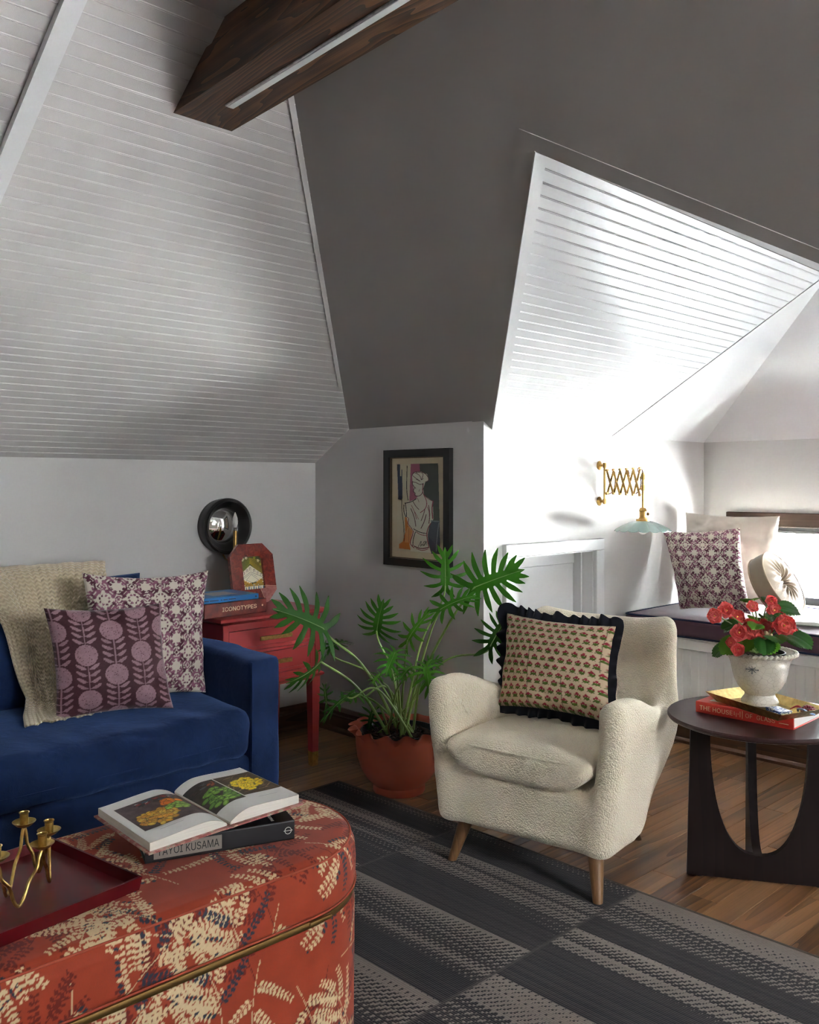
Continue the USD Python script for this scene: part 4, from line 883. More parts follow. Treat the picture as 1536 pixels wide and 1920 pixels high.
for (x0, x1, ear) in ((-.34, .70, 0), (.715, 1.76, 1)):
    m, _, _, _ = pillow([(x0, 3.20, .40), (x1, 3.20, .40), (x1 + .0, 3.36, .845), (x0, 3.36, .845)], .21, 60, 5 + ear, .05, .3, wr=.006, pw=.36)
    obj('back_cushion', m, 'navy', so, smooth=True)

# pillows on the sofa
M['geo'] = cloth('geometric_print_linen', attr=True, scale=1200, strength=.3, sheen=.15, var=.10)
M['pompom'] = cloth('pompom_print_velvet', attr=True, scale=900, strength=.3, sheen=.35, rough=.6, var=.12)
m, C, _, _ = pillow([(1.342, 2.93, .436), (1.783, 2.905, .438), (1.868, 3.025, .870), (1.380, 3.05, .893)], .13, 150, 3, .105, .4, geo_image(.5, 1), wr=.006)
obj('pillow', m, 'geo', None, smooth=True, col=C, label='square cream pillow with a plum lattice print leaning on the sofa arm', cat='pillow')
m, C, _, _ = pillow([(1.215, 2.875, .440), (1.578, 2.775, .438), (1.566, 2.838, .792), (1.190, 2.908, .802)], .135, 150, 8, .085, .4, pompom_image(.42), wr=.006)
obj('pillow', m, 'pompom', None, smooth=True, col=C, label='maroon pillow printed with pale pompom flowers on the sofa seat', cat='pillow')
# knitted throw
M['knit'] = G(); _g = M['knit']; _p = _g('separate_xyz', vector=_g('attribute', attribute='Cd')('vector'))
_u, _w = _p('x'), _p('y')
_st = _g.math('pingpong', _g.math('add', _g.math('multiply', _w, 120.), _g.math('pingpong', _g.math('multiply', _u, 44.), 1.0)), 1.0)
_rb = _g.math('pingpong', _g.math('multiply', _u, 44.), 1.0)
M['knit'] = _g.done('cream_knit', base_color=_g.mix(_g.math('multiply', _st, .55), (.62, .52, .36), (.34, .27, .17)), roughness=.95, normal=_g.bump(_g.math('add', _st, _rb), .8, .004), sheen_weight=.3)
path = spline([(1.30, 3.435, .78), (1.30, 3.40, .872), (1.29, 3.31, .882), (1.29, 3.245, .80), (1.285, 3.165, .64), (1.28, 3.10, .50), (1.275, 3.02, .447), (1.27, 2.93, .440), (1.265, 2.86, .437)], 90)
nu = 60; hw = np.interp(np.linspace(0, 1, 90), [0, .22, .45, .75, .86, 1], [.30, .26, .15, .085, .105, .125])
u = np.linspace(-1, 1, nu); P = path[:, None] + np.stack([u[None] * hw[:, None], 0 * u[None] * hw[:, None], 0 * u[None] * hw[:, None]], -1)
P[..., 0] += np.interp(np.linspace(0, 1, 90), [0, .22, .5, .75, .87, 1], [.06, .03, .02, .00, -.02, -.035])[:, None]
fold = .009 * np.sin(u[None] * 9 + np.linspace(0, 3, 90)[:, None]) * sstep(0, .3, np.linspace(0, 1, 90))[:, None]
P[..., 1] -= .016 + fold * .8; P[..., 2] += .008 + np.abs(fold) * .7
rib = .0014 * np.abs(np.sin(u * 28))[None]; P[..., 1] -= rib; P[..., 2] += rib
m = sheet(P[:, ::-1], .006); Cd = np.stack([np.broadcast_to(u[None, ::-1], (90, nu)) / 2 + .5, np.broadcast_to(np.linspace(0, 1, 90)[:, None], (90, nu)), np.zeros((90, nu))], -1).reshape(-1, 3)
obj('throw_blanket', m, 'knit', None, smooth=True, col=np.vstack([Cd, Cd]), label='cream knitted throw draped over the sofa back and seat', cat='throw')

# ------------------------------------------------------------------ boucle armchair
M['boucle'] = G(); _g = M['boucle']; _v = _g.obj(); _n1 = _g.noise(_v, 95, 4, .6, distortion=1.0); _n2 = _g('voronoi_texture', vector=_v, scale=210.)('distance')
M['boucle'] = _g.done('cream_boucle', base_color=_g.mix(_g.math('multiply', _n2, .22), (.80, .71, .55), (.66, .57, .42)), roughness=.95, sheen_weight=.35, sheen_roughness=.5, specular_ior_level=.1, normal=_g.bump(_g.math('add', _g.math('multiply', _n1, 1.0), _g.math('multiply', _n2, -.9)), .8, .0062))
M['legoak'] = timber('chair_leg_oak', (.07, .030, .010), (.21, .100, .036), 2, 1.2, rough=.45)
CH = (2.153, 1.734, .0); CRZ = math.degrees(math.atan2(-.987, .159))
ch = thing('armchair', 'cream boucle armchair with rounded arms and tapered oak legs', 'armchair', CH, CRZ)
def chair_body(p):
    x, y, z = p[:, 0], p[:, 1], p[:, 2]
    wdt = lerp(.86, 1.0, sstep(.13, .50, z)) * lerp(1.0, .84, sstep(.10, .62, y)) * lerp(1.0, .84, sstep(.40, .10, z) * sstep(.2, .5, y))
    q = np.stack([np.abs(x) / wdt, y, z], 1)
    b = sd_box(q, (0, .24, .222), (.335, .27, .096), .045)
    za_ = z + .085 * sstep(.06, .40, y) - .0 * y
    a = sd_box(np.stack([q[:, 0], y + .05 * (z - .45) * 0, za_], 1), (.296, .25, .355), (.042 + .0, .285, .226), .042)
    lean = y - .20 * np.clip(z - .38, 0, 1) + .34 * np.clip(np.abs(x) - .12, 0, 1) ** 1.5 * sstep(.42, .6, z)
    k = sd_box(np.stack([q[:, 0] * lerp(1.0, 1.04, sstep(.5, .75, z)), lean, z - .018 * sstep(.1, .28, np.abs(x))], 1), (0, .515, .45), (.328, .062, .288), .055)
    d = smin(smin(b, a, .035), k, .07)
    d = smax(d, (y - .455) * .927 - (z - .13) * .375, .05); d = smax(d, y - .665, .04); d = smax(d, .132 - z, .02)
    return d + .0016 * (meshkit.noise(p * 75, 3) - .5) * 2
obj('body', part_nets(chair_body, (-.38, -.08, .1), (.38, .72, .8), .0105), 'boucle', ch, smooth=True)
def chair_seat(p):
    x, y, z = p[:, 0], p[:, 1], p[:, 2]
    w = .262 * lerp(1.0, .86, sstep(.1, .55, y)); bot = .292 + .100 * (np.abs(x) / .262) ** 3.4
    zz = z - .022 * (1 - (x / .27) ** 2) * np.exp(-((y - .2) / .22) ** 2) + .02 * sstep(.2, .5, y)
    d = sd_box(np.stack([x / (w / .262), y + .02 * (x / .26) ** 2, zz], 1), (0, .214, .344), (.266, .262, .064), .052)
    return smax(d, bot - z, .03) + .0014 * (meshkit.noise(p * 75, 9) - .5) * 2
obj('seat_cushion', part_nets(chair_seat, (-.29, -.1, .27), (.29, .5, .46), .0105), 'boucle', ch, smooth=True)
obj('seat_piping', tube(spline([(x, -.0500 + .022 * (x / .26) ** 2 + .012 * (abs(x) / .25) ** 6, .397 - .004 * (x / .25) ** 2) for x in np.linspace(-.248, .248, 30)], 60), .0035, 7), 'boucle', ch)
for fx, fy, tx_, ty_ in ((-.25, 0, -.215, .055), (.25, 0, .215, .055), (-.15, .525, -.135, .40), (.15, .525, .135, .40)):
    a, b = np.array((fx, fy, .0068 if fy < .1 else 0)), np.array((tx_, ty_, .165))
    n_ = 14; t = np.linspace(0, 1, n_); P = a + (b - a) * t[:, None]; rr = lerp(.0145, .0275, t)
    an = np.linspace(0, 2 * np.pi, 24, endpoint=False)
    R = np.stack([P[:, None, 0] + rr[:, None] * np.cos(an), P[:, None, 1] + rr[:, None] * np.sin(an), np.repeat(P[:, 2:3], 24, 1)], -1)
    obj('leg', ring_grid(R), 'legoak', ch)
# ruffled pillow on the chair
M['posy'] = cloth('posy_print_cotton', attr=True, scale=1100, strength=.25, sheen=.1, var=.10); M['ruffle'] = cloth('navy_black_ruffle', (.010, .011, .018), 900, .4, .15)
def CL(x, y, z): a = math.radians(CRZ); return (CH[0] + x * math.cos(a) - y * math.sin(a), CH[1] + x * math.sin(a) + y * math.cos(a), z)
pl2 = thing('pillow', 'block printed floral pillow with a black ruffled edge on the armchair', 'pillow')
m, C, rim, N = pillow([CL(-.245, .275, .442), CL(.170, .262, .448), CL(.135, .385, .735), CL(-.285, .40, .742)], .165, 140, 12, .085, .4, posy_image(.42), wr=.007)
obj('cover', m, 'posy', pl2, smooth=True, col=C)
k = len(rim); cen = rim.mean(0); seg = np.r_[0, np.cumsum(np.linalg.norm(np.diff(np.vstack([rim, rim[:1]]), axis=0), axis=1))]; s_ = np.linspace(0, seg[-1], 640, endpoint=False)
rc = np.vstack([rim, rim[:1]]); Rm = np.stack([np.interp(s_, seg, rc[:, i]) for i in range(3)], 1)
tg = np.roll(Rm, -6, 0) - np.roll(Rm, 6, 0); tg /= np.linalg.norm(tg, axis=1, keepdims=True); out = np.cross(tg, N); out *= np.sign((out * (Rm - cen)).sum(1))[:, None]
rn_ = meshkit.noise(np.stack([s_ * 22, 0 * s_, 0 * s_], 1), 4); wv = np.sin(s_ * 2 * np.pi / .046 + 9 * meshkit.noise(np.stack([s_ * 9, 0 * s_, 0 * s_ + 3], 1), 5)) * (.45 + 1.0 * rn_)
rows = []
for t in np.linspace(0, 1, 7): rows.append(Rm - out * .004 + out * (t * (.027 + .012 * rn_ + .003 * wv))[:, None] + N * (wv * .0075 * t ** 1.0 + .014 * t * (rn_ - .5))[:, None])
P = np.array(rows); P = np.concatenate([P, P[:, :1]], 1); obj('ruffle', sheet(P, .0016), 'ruffle', pl2, smooth=True)
# ------------------------------------------------------------------ printed ottoman
M['fern'] = cloth('fern_print_fabric', attr=True, scale=1000, strength=.25, sheen=.12, rough=.75, var=.10)
OX0, OX1, OY, OR = -.12, 1.096, 1.66, .25
def fern_image(w, h, seed, px=.0013):
    r = random.Random(seed); rust = np.array(hexc('983a22')); im = Img(w, h, px, rust)
    X, Y = np.meshgrid(np.arange(im.nx) * px, np.arange(im.ny) * px, indexing='ij')
    im.c *= (.88 + .22 * meshkit.fbm(np.stack([X / .03, Y / .03, 0 * X], -1), 3, seed))[..., None]
    cream, navy, dark = np.array(hexc('d2b991')), np.array(hexc('2e3342')), np.array(hexc('6b2018'))
    def sprig(x, y, a, S, col, mixed):
        b = a + r.uniform(-.6, .6); st = [np.array((x, y))]; ang = a; dirs = [a]
        for i in range(12): ang += (b - a) / 12; st.append(st[-1] + np.array((math.cos(ang), math.sin(ang))) * S * .068); dirs.append(ang)
        im.path(st, .0020, col * .9)
        n = r.choice([5, 6, 7])
        for k in range(n):
            fr = k / (n - 1); i = min(12, 4 + int(round(8 * fr))); q = st[i]; sd = (-1) ** k
            pa = dirs[i] + (sd * lerp(1.25, .62, fr) * r.uniform(.85, 1.1) if k < n - 1 else 0)
            L = S * lerp(.62, .40, fr) * r.uniform(.85, 1.1); m = max(4, int(L / .0100)); p = q.copy(); bend = -sd * r.uniform(.2, .7) / m
            c = navy if mixed and k % 3 == 1 else col
            for t in range(m):
                pa += bend; d = np.array((math.cos(pa), math.sin(pa))); im.seg(p, p + d * .0100, .0013, c); p = p + d * .0100
                f = 1 - .40 * t / m
                for s in (-1, 1):
                    la = pa + s * 1.10; cc = navy if mixed and s > 0 and k % 2 == 0 and r.random() < .55 else c
                    im.ell(p[0] + math.cos(la) * .0068 * f, p[1] + math.sin(la) * .0068 * f, .0056 * f, .0037 * f, la, cc * r.uniform(.93, 1.05))
    G_ = .136
    for lay in (0, 1):
        for i in range(-1, int(w / G_) + 2):
            for j in range(-1, int(h / G_) + 2):
                x = (i + .5 * (j % 2) + (.45 if lay == 0 else 0)) * G_ + r.uniform(-.03, .03); y = (j + (.4 if lay == 0 else 0)) * G_ + r.uniform(-.03, .03)
                if lay == 0: sprig(x, y, r.uniform(0, 6.28), .17, dark, False)
                else: sprig(x, y, r.uniform(0, 6.28), r.uniform(.165, .20), cream, (i + j) % 2 == 0)
    return im
def stadium(s):
    """point and outward direction on the centre line for arc length s; s = 0 at the left end of the front"""
    L1 = OX1 - OX0; A = math.pi * OR; s = np.asarray(s, float) % (2 * L1 + 2 * A)
    a = np.clip((s - L1) / OR, 0, np.pi) - np.pi / 2; b = np.clip((s - 2 * L1 - A) / OR, 0, np.pi) + np.pi / 2
    ang = np.where(s < L1 + A, a, b)
    x = np.where(s < L1, OX0 + s, np.where(s < L1 + A, OX1, np.where(s < 2 * L1 + A, OX1 - (s - L1 - A), OX0)))
    return np.stack([x, np.full_like(x, OY)], -1), np.stack([np.cos(ang), np.sin(ang)], -1)
Ltot = 2 * (OX1 - OX0) + 2 * math.pi * OR; La = OX1 - OX0 + math.pi * OR
def s_axis(fine0, fine1, step):
    return np.r_[np.arange(0, fine0, .03), np.arange(fine0, fine1, step), np.arange(fine1, Ltot, .03)]
def shell(prof, ss, step):
    """prof: (offset from the outline, z); sampled at a fine step along the profile"""
    p = np.array(prof, float); L = np.r_[0, np.cumsum(np.linalg.norm(np.diff(p, axis=0), axis=1))]; t = np.linspace(0, L[-1], max(2, int(L[-1] / step)))
    d, z = np.interp(t, L, p[:, 0]), np.interp(t, L, p[:, 1]); c, o = stadium(ss)
    P = np.stack([np.repeat(c[None, :, 0], len(t), 0) + (OR + d)[:, None] * o[None, :, 0], np.repeat(c[None, :, 1], len(t), 0) + (OR + d)[:, None] * o[None, :, 1], np.repeat(z[:, None], len(ss), 1)], -1)
    return P
ot = thing('ottoman', 'pill shaped ottoman in rust fern print fabric with a brass seam band', 'ottoman', (0, 0, .0070))
imt, ims = fern_image(1.9, .56, 11), fern_image(3.9, .46, 5)
ss = s_axis(.40, OX1 - OX0 + math.pi * OR + .78, .0023)
P = shell([(-.003, .3385), (.003, .350), (.0045, .39), (.002, .420), (-.004, .434), (-.012, .443), (-.024, .449), (-.05, .4515), (-.12, .452), (-.245, .4505), (-.25, .4505)], ss, .0023)
wob = .0016 * (meshkit.fbm(np.stack([P[..., 0] * 7, P[..., 1] * 7, P[..., 2] * 7], -1), 2, 2) - .5); P[..., 2] += wob
zz = P[..., 2]; dtop = np.hypot(P[..., 0] - np.clip(P[..., 0], OX0, OX1), P[..., 1] - OY)
C = np.where(((zz > .440) & (dtop < OR - .008))[..., None], imt.at(P[..., 0] + .4, P[..., 1] - OY + .28), ims.at(np.broadcast_to(ss[None], zz.shape), zz - .02))
m = ring_grid(P, False); obj('lid', m, 'fern', ot, smooth=True, col=C.reshape(-1, 3))
c, o = stadium(np.linspace(0, Ltot, 400, endpoint=False))
for dd, z in ((-.0075, .4405), (.0035, .3445)):
    R = np.concatenate([c + o * (OR + dd), np.full((400, 1), z)], 1); obj('welt', tube(np.vstack([R, R[:1]]), .0022, 6, False), plain('rust_welt', hexc('9a4129'), .8) if 'welt' not in M else M['welt'], ot); M.setdefault('welt', None)
    M['welt'] = UsdShade.Material.Get(stage, '/World/Looks/rust_welt')
P = shell([(-.02, .3255), (.0015, .3258), (.0025, .3265), (.0025, .3375), (.0015, .3382), (-.02, .3386)], np.linspace(0, Ltot, 500, endpoint=False), .004)
M['brassdark'] = metal('aged_brass', (.30, .185, .065), .38)
obj('seam_band', ring_grid(P, False), 'brassdark', ot, smooth=40)
obj('clasp', rbox(1.095, 1.150, OY - OR - .006, OY - OR + .002, .330, .338, .002, 8), 'brassdark', ot)
ssb = s_axis(.40, OX1 - OX0 + math.pi * OR * .62, .0025)
P = shell([(-.02, .012), (-.004, .014), (.0, .03), (.001, .17), (.002, .30), (-.001, .320), (-.006, .3255), (-.03, .3255)], ssb, .0025)
C = ims.at(np.broadcast_to(ssb[None] + .04, P.shape[:2]), P[..., 2] + .07)
obj('base', ring_grid(P, True), 'fern', ot, smooth=True, col=np.vstack([C.reshape(-1, 3), C[0, 0], C[-1, 0]]))
for x in (OX0 + .05, OX1 - .05):
    for y in (-.15, .15): obj('foot', lathe([(0, 0), (.02, 0), (.02, .013), (0, .013)], 16).apply_translation((x, OY + y, 0)), 'black', ot)
OZ = .4605
# lacquer tray and candelabra
M['lacquer'] = G().done('oxblood_lacquer', base_color=(.085, .003, .006), roughness=.28, coat_weight=.12, coat_roughness=.08, specular_ior_level=.3)
tr = thing('tray', 'dark red lacquered tray on the left of the ottoman', 'tray', (.802, 1.533, OZ), 8.0)
tw, td = .58, .300
ri = Polygon([(-tw, 0), (0, 0), (0, td), (-tw, td)])
obj('floor_panel', box(-tw + .004, -.004, .004, td - .004, .0, .006), 'lacquer', tr, smooth=False)
q = [[(-tw, 0), (0, 0), (0, td), (-tw, td)], [(-tw - .004, -.004), (.004, -.004), (.004, td + .004), (-tw - .004, td + .004)], [(-tw + .001, .001), (-.001, .001), (-.001, td - .001), (-tw + .001, td - .001)], [(-tw + .006, .006), (-.006, .006), (-.006, td - .006), (-tw + .006, td - .006)]]
R = np.array([[(x, y, z) for x, y in q[i]] for i, z in ((0, 0), (1, .024), (2, .0245), (3, .006))]); m = ring_grid(R, False); m.fix_normals(); obj('rim', m, 'lacquer', tr, smooth=False)
M['brassold'] = metal('old_brass', (.60, .42, .14), .24)
ca = thing('candelabra', 'four cup brass candelabra of bent wire on the dark red tray', 'candelabra', (.650, 1.660, OZ + .0062))
cups = [(.015, -.029, .083), (.050, .026, .083), (.018, .062, .097), (-.081, -.074, .100)]
loop = []
for k in range(4):
    a, b = np.array(cups[k]), np.array(cups[(k + 1) % 4]); lo = (a + b) / 2 * np.array((1.22, 1.22, 0)); lo[2] = .0045
    da, db = (lo - a), (lo - b)
    loop += [tuple(a + np.array((0, 0, -.006))), tuple(a + da * .16 + np.array((0, 0, -.008))), tuple(a + da * .30 - np.array((0, 0, -.0)) + np.array((-da[0], -da[1], 0)) * .10 + np.array((0, 0, -.006))), tuple(a + da * .46 + np.array((da[0], da[1], 0)) * .10 + np.array((0, 0, -.012))),
             tuple(lo + (a - lo) * .26 + np.array((0, 0, -.008))), tuple(lo), tuple(lo + (b - lo) * .26 + np.array((0, 0, -.008))), tuple(b + db * .46 + np.array((db[0], db[1], 0)) * .10 + np.array((0, 0, -.012))), tuple(b + db * .30 + np.array((-db[0], -db[1], 0)) * .10 + np.array((0, 0, -.006))), tuple(b + db * .16 + np.array((0, 0, -.008)))]
lp = spline(loop, 320, True); lp[:, 2] = np.maximum(lp[:, 2], .0042)
obj('wire_frame', tube(lp, .0032, 9, False), 'brassold', ca)
for x, y, z in cups:
    obj('drip_pan', lathe([(0, -.006), (.006, -.005), (.014, -.001), (.0205, .005), (.0212, .0062), (.020, .0062), (.013, .0015), (.006, -.0005), (0, -.001)], 32).apply_translation((x, y, z)), 'brassold', ca)
    obj('candle_cup', lathe([(0, -.001), (.0075, -.001), (.0078, .020), (.0095, .0225), (.0095, .0235), (.0078, .0235), (.0066, .021), (.0064, .004), (0, .004)], 24).apply_translation((x, y, z)), 'brassold', ca)
# black book and the open book on it
M['blackcover'] = plain('black_cover', (.010, .010, .012), .4)
ba = -19.6
kb = book('book', 'thick black hardback lying flat under the open book on the ottoman', 'book', (.864, 1.628, OZ), ba, .302, .24, .040, 'blackcover', pages='pagewhite')
obj('title_label', box(.016, .150, -.0010, .002, .006, .034, .0004), plain('spine_label_grey', (.24, .21, .18), .6), kb, smooth=False, label='grey spine label')
_t = text('YAYOI KUSAMA', .0150, .0004); _t.apply_scale((.122 / _t.bounds[1, 0], 1, 1))
obj('title_lettering', frame_mesh(_t, (.022, -.0011, .0125), (1, 0, 0), (0, 0, 1), (0, -1, 0)), 'ink', kb, smooth=False)
obj('imprint', frame_mesh(text('PHAIDON', .0065, .0004), (.262, .012, .0401), (0, 1, 0), (-1, 0, 0), (0, 0, 1)), 'whiteink', kb, smooth=False)
obj('emblem', [place(m, (.288, -.0003, .020), rx=90) for m in (lathe([(.0062, 0), (.0075, 0), (.0075, .0006), (.0062, .0006), (.0062, 0)], 24, False), box(-.0095, .0095, -.0006, .0006, 0, .0006))], 'whiteink', kb, smooth=False, kind='stuff')
def fruit_image(w, h, which, seed):
    """a printed page: white margins and colour photographs of market fruit"""
    r = random.Random(seed); im = Img(w, h, .0011, hexc('d9d8d4'))
    def photo(x0, x1, y0, y1, bg, items):
        sub = Img(x1 - x0, y1 - y0, .0011, bg)
        X, Y = np.meshgrid(np.arange(sub.nx) * .0011, np.arange(sub.ny) * .0011, indexing='ij')
        sub.c *= (.4 + 1.2 * meshkit.fbm(np.stack([X / .012, Y / .012, 0 * X], -1), 3, seed))[..., None]
        for (cx, cy, rx, ry, a, b, cols, n) in items:
            pts = [(cx + rx * math.sqrt(q) * math.cos(t), cy + ry * math.sqrt(q) * math.sin(t)) for q, t in [(r.random(), r.uniform(0, 6.28)) for _ in range(n)]]
            for px_, py_ in sorted(pts, key=lambda q: -q[1]):
                g = r.uniform(-.4, .9); c = np.array(hexc(r.choice(cols))); sub.ell(px_, py_, a * 1.12, b * 1.12, g, c * .22); sub.ell(px_, py_, a, b, g, c * .75); sub.ell(px_ - a * .1, py_ + b * .15, a * .8, b * .75, g, c)
                if cols[0] == '6f9a3c':
                    for s in (-.4, 0, .4): sub.ell(px_, py_ + s * b, a * .8, b * .10, g, c * 1.7)
        i0, j0 = int(x0 / .0011), int(y0 / .0011); a_, b_ = min(sub.nx, im.nx - i0), min(sub.ny, im.ny - j0); im.c[i0:i0 + a_, j0:j0 + b_] = sub.c[:a_, :b_]
    if which == 0:
        photo(.022, w, .050, .180, hexc('4a3a3c'), [(.10, .115, .05, .012, .008, .003, ['8a3030', '39506a', '222222', 'c8c8c8'], 30), (.120, .088, .030, .010, .010, .008, ['f08a1c', 'e0761a'], 14), (.060, .040, .048, .034, .0085, .0056, ['e0a030', 'c98a2a', 'd8b048', 'b9852c'], 95), (.128, .060, .03, .016, .010, .0055, ['6f9a3c', '86b04a'], 26)])
        for k in range(4): im.seg((.05 + .004 * k, .036 - k * .0032), (.11 - .004 * k, .036 - k * .0032), .0007, hexc('9a9a98'))
    else:
        photo(0, .083, .050, .180, hexc('3a2f2a'), [(.04, .11, .04, .01, .010, .004, ['a04a2a', '403028', '5a5a60'], 18), (.048, .045, .040, .040, .0105, .0062, ['6f9a3c', '7fa848', '5a8434'], 46)])
        photo(.087, .196, .060, .180, hexc('4a3826'), [(.055, .058, .052, .055, .02, .0012, ['7a6248', '5a4632', '94795a'], 40), (.058, .058, .040, .038, .0085, .0046, ['f0d020', 'e6c018', 'f6dc48'], 80)])
        for k in range(3): im.seg((.11, .036 - k * .0032), (.165 - .004 * k, .036 - k * .0032), .0007, hexc('9a9a98'))
    return im
ob = thing('open_book', 'large open book showing pages of fruit photographs on the ottoman', 'book', (1.010, 1.556, OZ + .0402), -3.1)
OW, OD = .170, .252
M['patterncover'] = G(); _g = M['patterncover']; M['patterncover'] = _g.done('patterned_cover', base_color=_g.ramp(_g.noise(_g.obj(), 70, 3), [(.35, (.35, .10, .09)), (.5, (.45, .22, .18)), (.62, (.40, .35, .26)), (.75, (.12, .22, .2))], False), roughness=.5)
for sd, tl in ((-1, .017), (1, .019)):
    nx = 90; t = np.linspace(0, 1, nx); hump = lambda t: tl * (np.sin(np.clip(t / .30, 0, 1) * np.pi / 2) ** .8) * (1 - .30 * sstep(.3, 1, t)) + .004
    lift = lambda t: (.012 - .0085 * t if sd < 0 else .012 + .006 * t) * 1.0
    x = sd * (.004 + (OW - .006) * t); top = lift(t) + hump(t) + .004
    bot = lift(t) + .004
    prof = np.concatenate([np.stack([x, top], 1), np.stack([x, bot], 1)[::-1]])
    R = np.array([[(a, y, b) for a, b in prof] for y in (.004, OD - .004)])
    m = ring_grid(R, False); f0 = [trimesh.creation.triangulate_polygon(Polygon(prof), engine='earcut')]
    vv, ff = f0[0]; caps = [TM(np.stack([vv[:, 0], np.full(len(vv), y), vv[:, 1]], 1), ff) for y in (.004, OD - .004)]
    mm = cat_([m] + caps); obj('page_block', mm, 'paper', ob, smooth=40)
    im = fruit_image(.198, .214, 0 if sd < 0 else 1, 4 + sd)
    ny = 190; xs_ = np.linspace(0, 1, 170); Y_ = np.linspace(.005, OD - .005, ny)
    xx = sd * (.004 + (OW - .006) * xs_); Pz = lift(xs_) + hump(xs_) + .0046
    P = np.stack([np.repeat(xx[:, None], ny, 1), np.repeat(Y_[None], 170, 0), np.repeat(Pz[:, None], ny, 1)], -1)
    U = np.repeat(((xx - xx.min()))[:, None], ny, 1); V = np.repeat(Y_[None] - .005, 170, 0)
    m = grid(P);
    if m.face_normals[0, 2] < 0: m.invert()
    obj('page', m, 'print', ob, smooth=True, col=im.at(np.clip(U * .198 / (OW - .006), 0, .197), V * .214 / (OD - .01)).reshape(-1, 3))
    cz0, cz1 = lift(0), lift(1.0)
    q = prism(Polygon([(sd * .008, cz0), (sd * (OW + .004), cz1 + .0005), (sd * (OW + .004), cz1 + .0035), (sd * .008, cz0 + .003)]), (0, OD + .004, 0), (1, 0, 0), (0, 0, 1), OD + .008)
    obj('cover_board', q, 'patterncover', ob, smooth=False)
obj('spine', box(-.010, .010, -.003, OD + .003, .0105, .013, .001), 'patterncover', ob, smooth=False)
# ------------------------------------------------------------------ terracotta pot with a split leaf philodendron
M['terracotta'] = G(); _g = M['terracotta']; _n = _g.noise(_g.obj(), 14, 4); M['terracotta'] = _g.done('terracotta', base_color=_g.mix(_n, (.46, .098, .050), (.33, .064, .034)), roughness=.62, normal=_g.bump(_g.noise(_g.obj(), 160, 3), .2, .001))
M['blackplastic'] = plain('black_plastic', (.013, .015, .02), .3)
M['soil'] = G(); _g = M['soil']; M['soil'] = _g.done('bark_soil', base_color=_g.ramp(_g.noise(_g.obj(), 90, 4), [(.3, (.010, .006, .004)), (.7, (.075, .042, .026))]), roughness=1.0)
def leafmat(name, c0, c1, tr=.35, gloss=.42):
    g = G(); v = g.obj(); n = g.noise(v, 25, 3); r = g('object_info')('random')
    c = g.mix(n, c0, c1)
    p = g('principled_bsdf', base_color=c, roughness=gloss, specular_ior_level=.3)('BSDF'); t = g('translucent_bsdf', color=g.mix(.5, c, (.16, .34, .02)))('BSDF')
    return g.surf(name, g('mix_closure', fac=tr, closure1=p, closure2=t)('closure'))
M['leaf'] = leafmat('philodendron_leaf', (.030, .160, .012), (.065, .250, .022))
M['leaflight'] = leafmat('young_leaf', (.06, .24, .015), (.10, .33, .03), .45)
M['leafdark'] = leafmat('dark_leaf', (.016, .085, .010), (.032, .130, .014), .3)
M['stem'] = G(); _g = M['stem']; M['stem'] = _g.done('green_stem', base_color=_g.mix(_g.noise(_g.obj(), 14, 2), (.13, .27, .045), (.30, .42, .13)), roughness=.4)
pp = thing('planter', 'terracotta pot with a ruffled rim beside the armchair', 'plant pot', (2.456, 2.588, .0001))
n_ = 240; an = np.linspace(0, 2 * np.pi, n_, endpoint=False); rows = []
prof = [(.0, .0), (.098, .0), (.102, .006), (.102, .022), (.100, .030), (.128, .058), (.150, .095), (.164, .140), (.170, .190), (.171, .222), (.174, .240), (.181, .252), (.186, .260)]
inn = [(.178, .258), (.170, .247), (.163, .225), (.158, .19), (.15, .16), (0, .15)]
for i, (r, z) in enumerate(prof + inn):
    f = sstep(.222, .258, z) if i < len(prof) else sstep(.20, .25, z)
    w = np.sin(an * 15); rr = r + f * (.014 * w + .004) if r > 0 else 0 * an; zz = z - f * .012 * (w + 1) * .5 + f * .003 * np.sin(an * 15 + 1)
    rows.append(np.stack([rr * np.cos(an), rr * np.sin(an), zz], 1))
m = ring_grid(np.array(rows), False); m.fix_normals(); obj('pot', m, 'terracotta', pp, smooth=50)
pc = (2.450, 2.585, 0)
ph = thing('philodendron', 'green split leaf philodendron growing in the terracotta pot', 'potted plant', pc)
obj('nursery_pot', lathe([(0, .163), (.128, .163), (.146, .232), (.150, .234), (.150, .240), (.145, .240), (.139, .212), (0, .212)], 64), 'blackplastic', ph)
rs = np.random.RandomState(5); P = lathe([(0.0, .213), (.1385, .213), (.136, .220), (.10, .224), (.06, .226), (.03, .227), (.0005, .228), (0, .228)], 60); v = P.vertices; v[:, 2] += np.where(v[:, 2] > .215, .006 * (meshkit.noise(v * 90, 3) - .3), 0)
obj('soil', P, 'soil', ph, smooth=False)
ch_ = []
for i in range(110):
    a, r = rs.uniform(0, 6.28), .125 * math.sqrt(rs.rand()); b = box(-.011 * rs.uniform(.4, 1.2), .011, -.004, .004, -.0015, .0015); ch_.append(place(b, (r * math.cos(a), r * math.sin(a), .229 + rs.uniform(0, .008)), rz=rs.uniform(0, 360), rx=rs.uniform(-40, 40), ry=rs.uniform(-40, 40)))
obj('bark_mulch', ch_, 'soil', ph, smooth=False, kind='stuff')
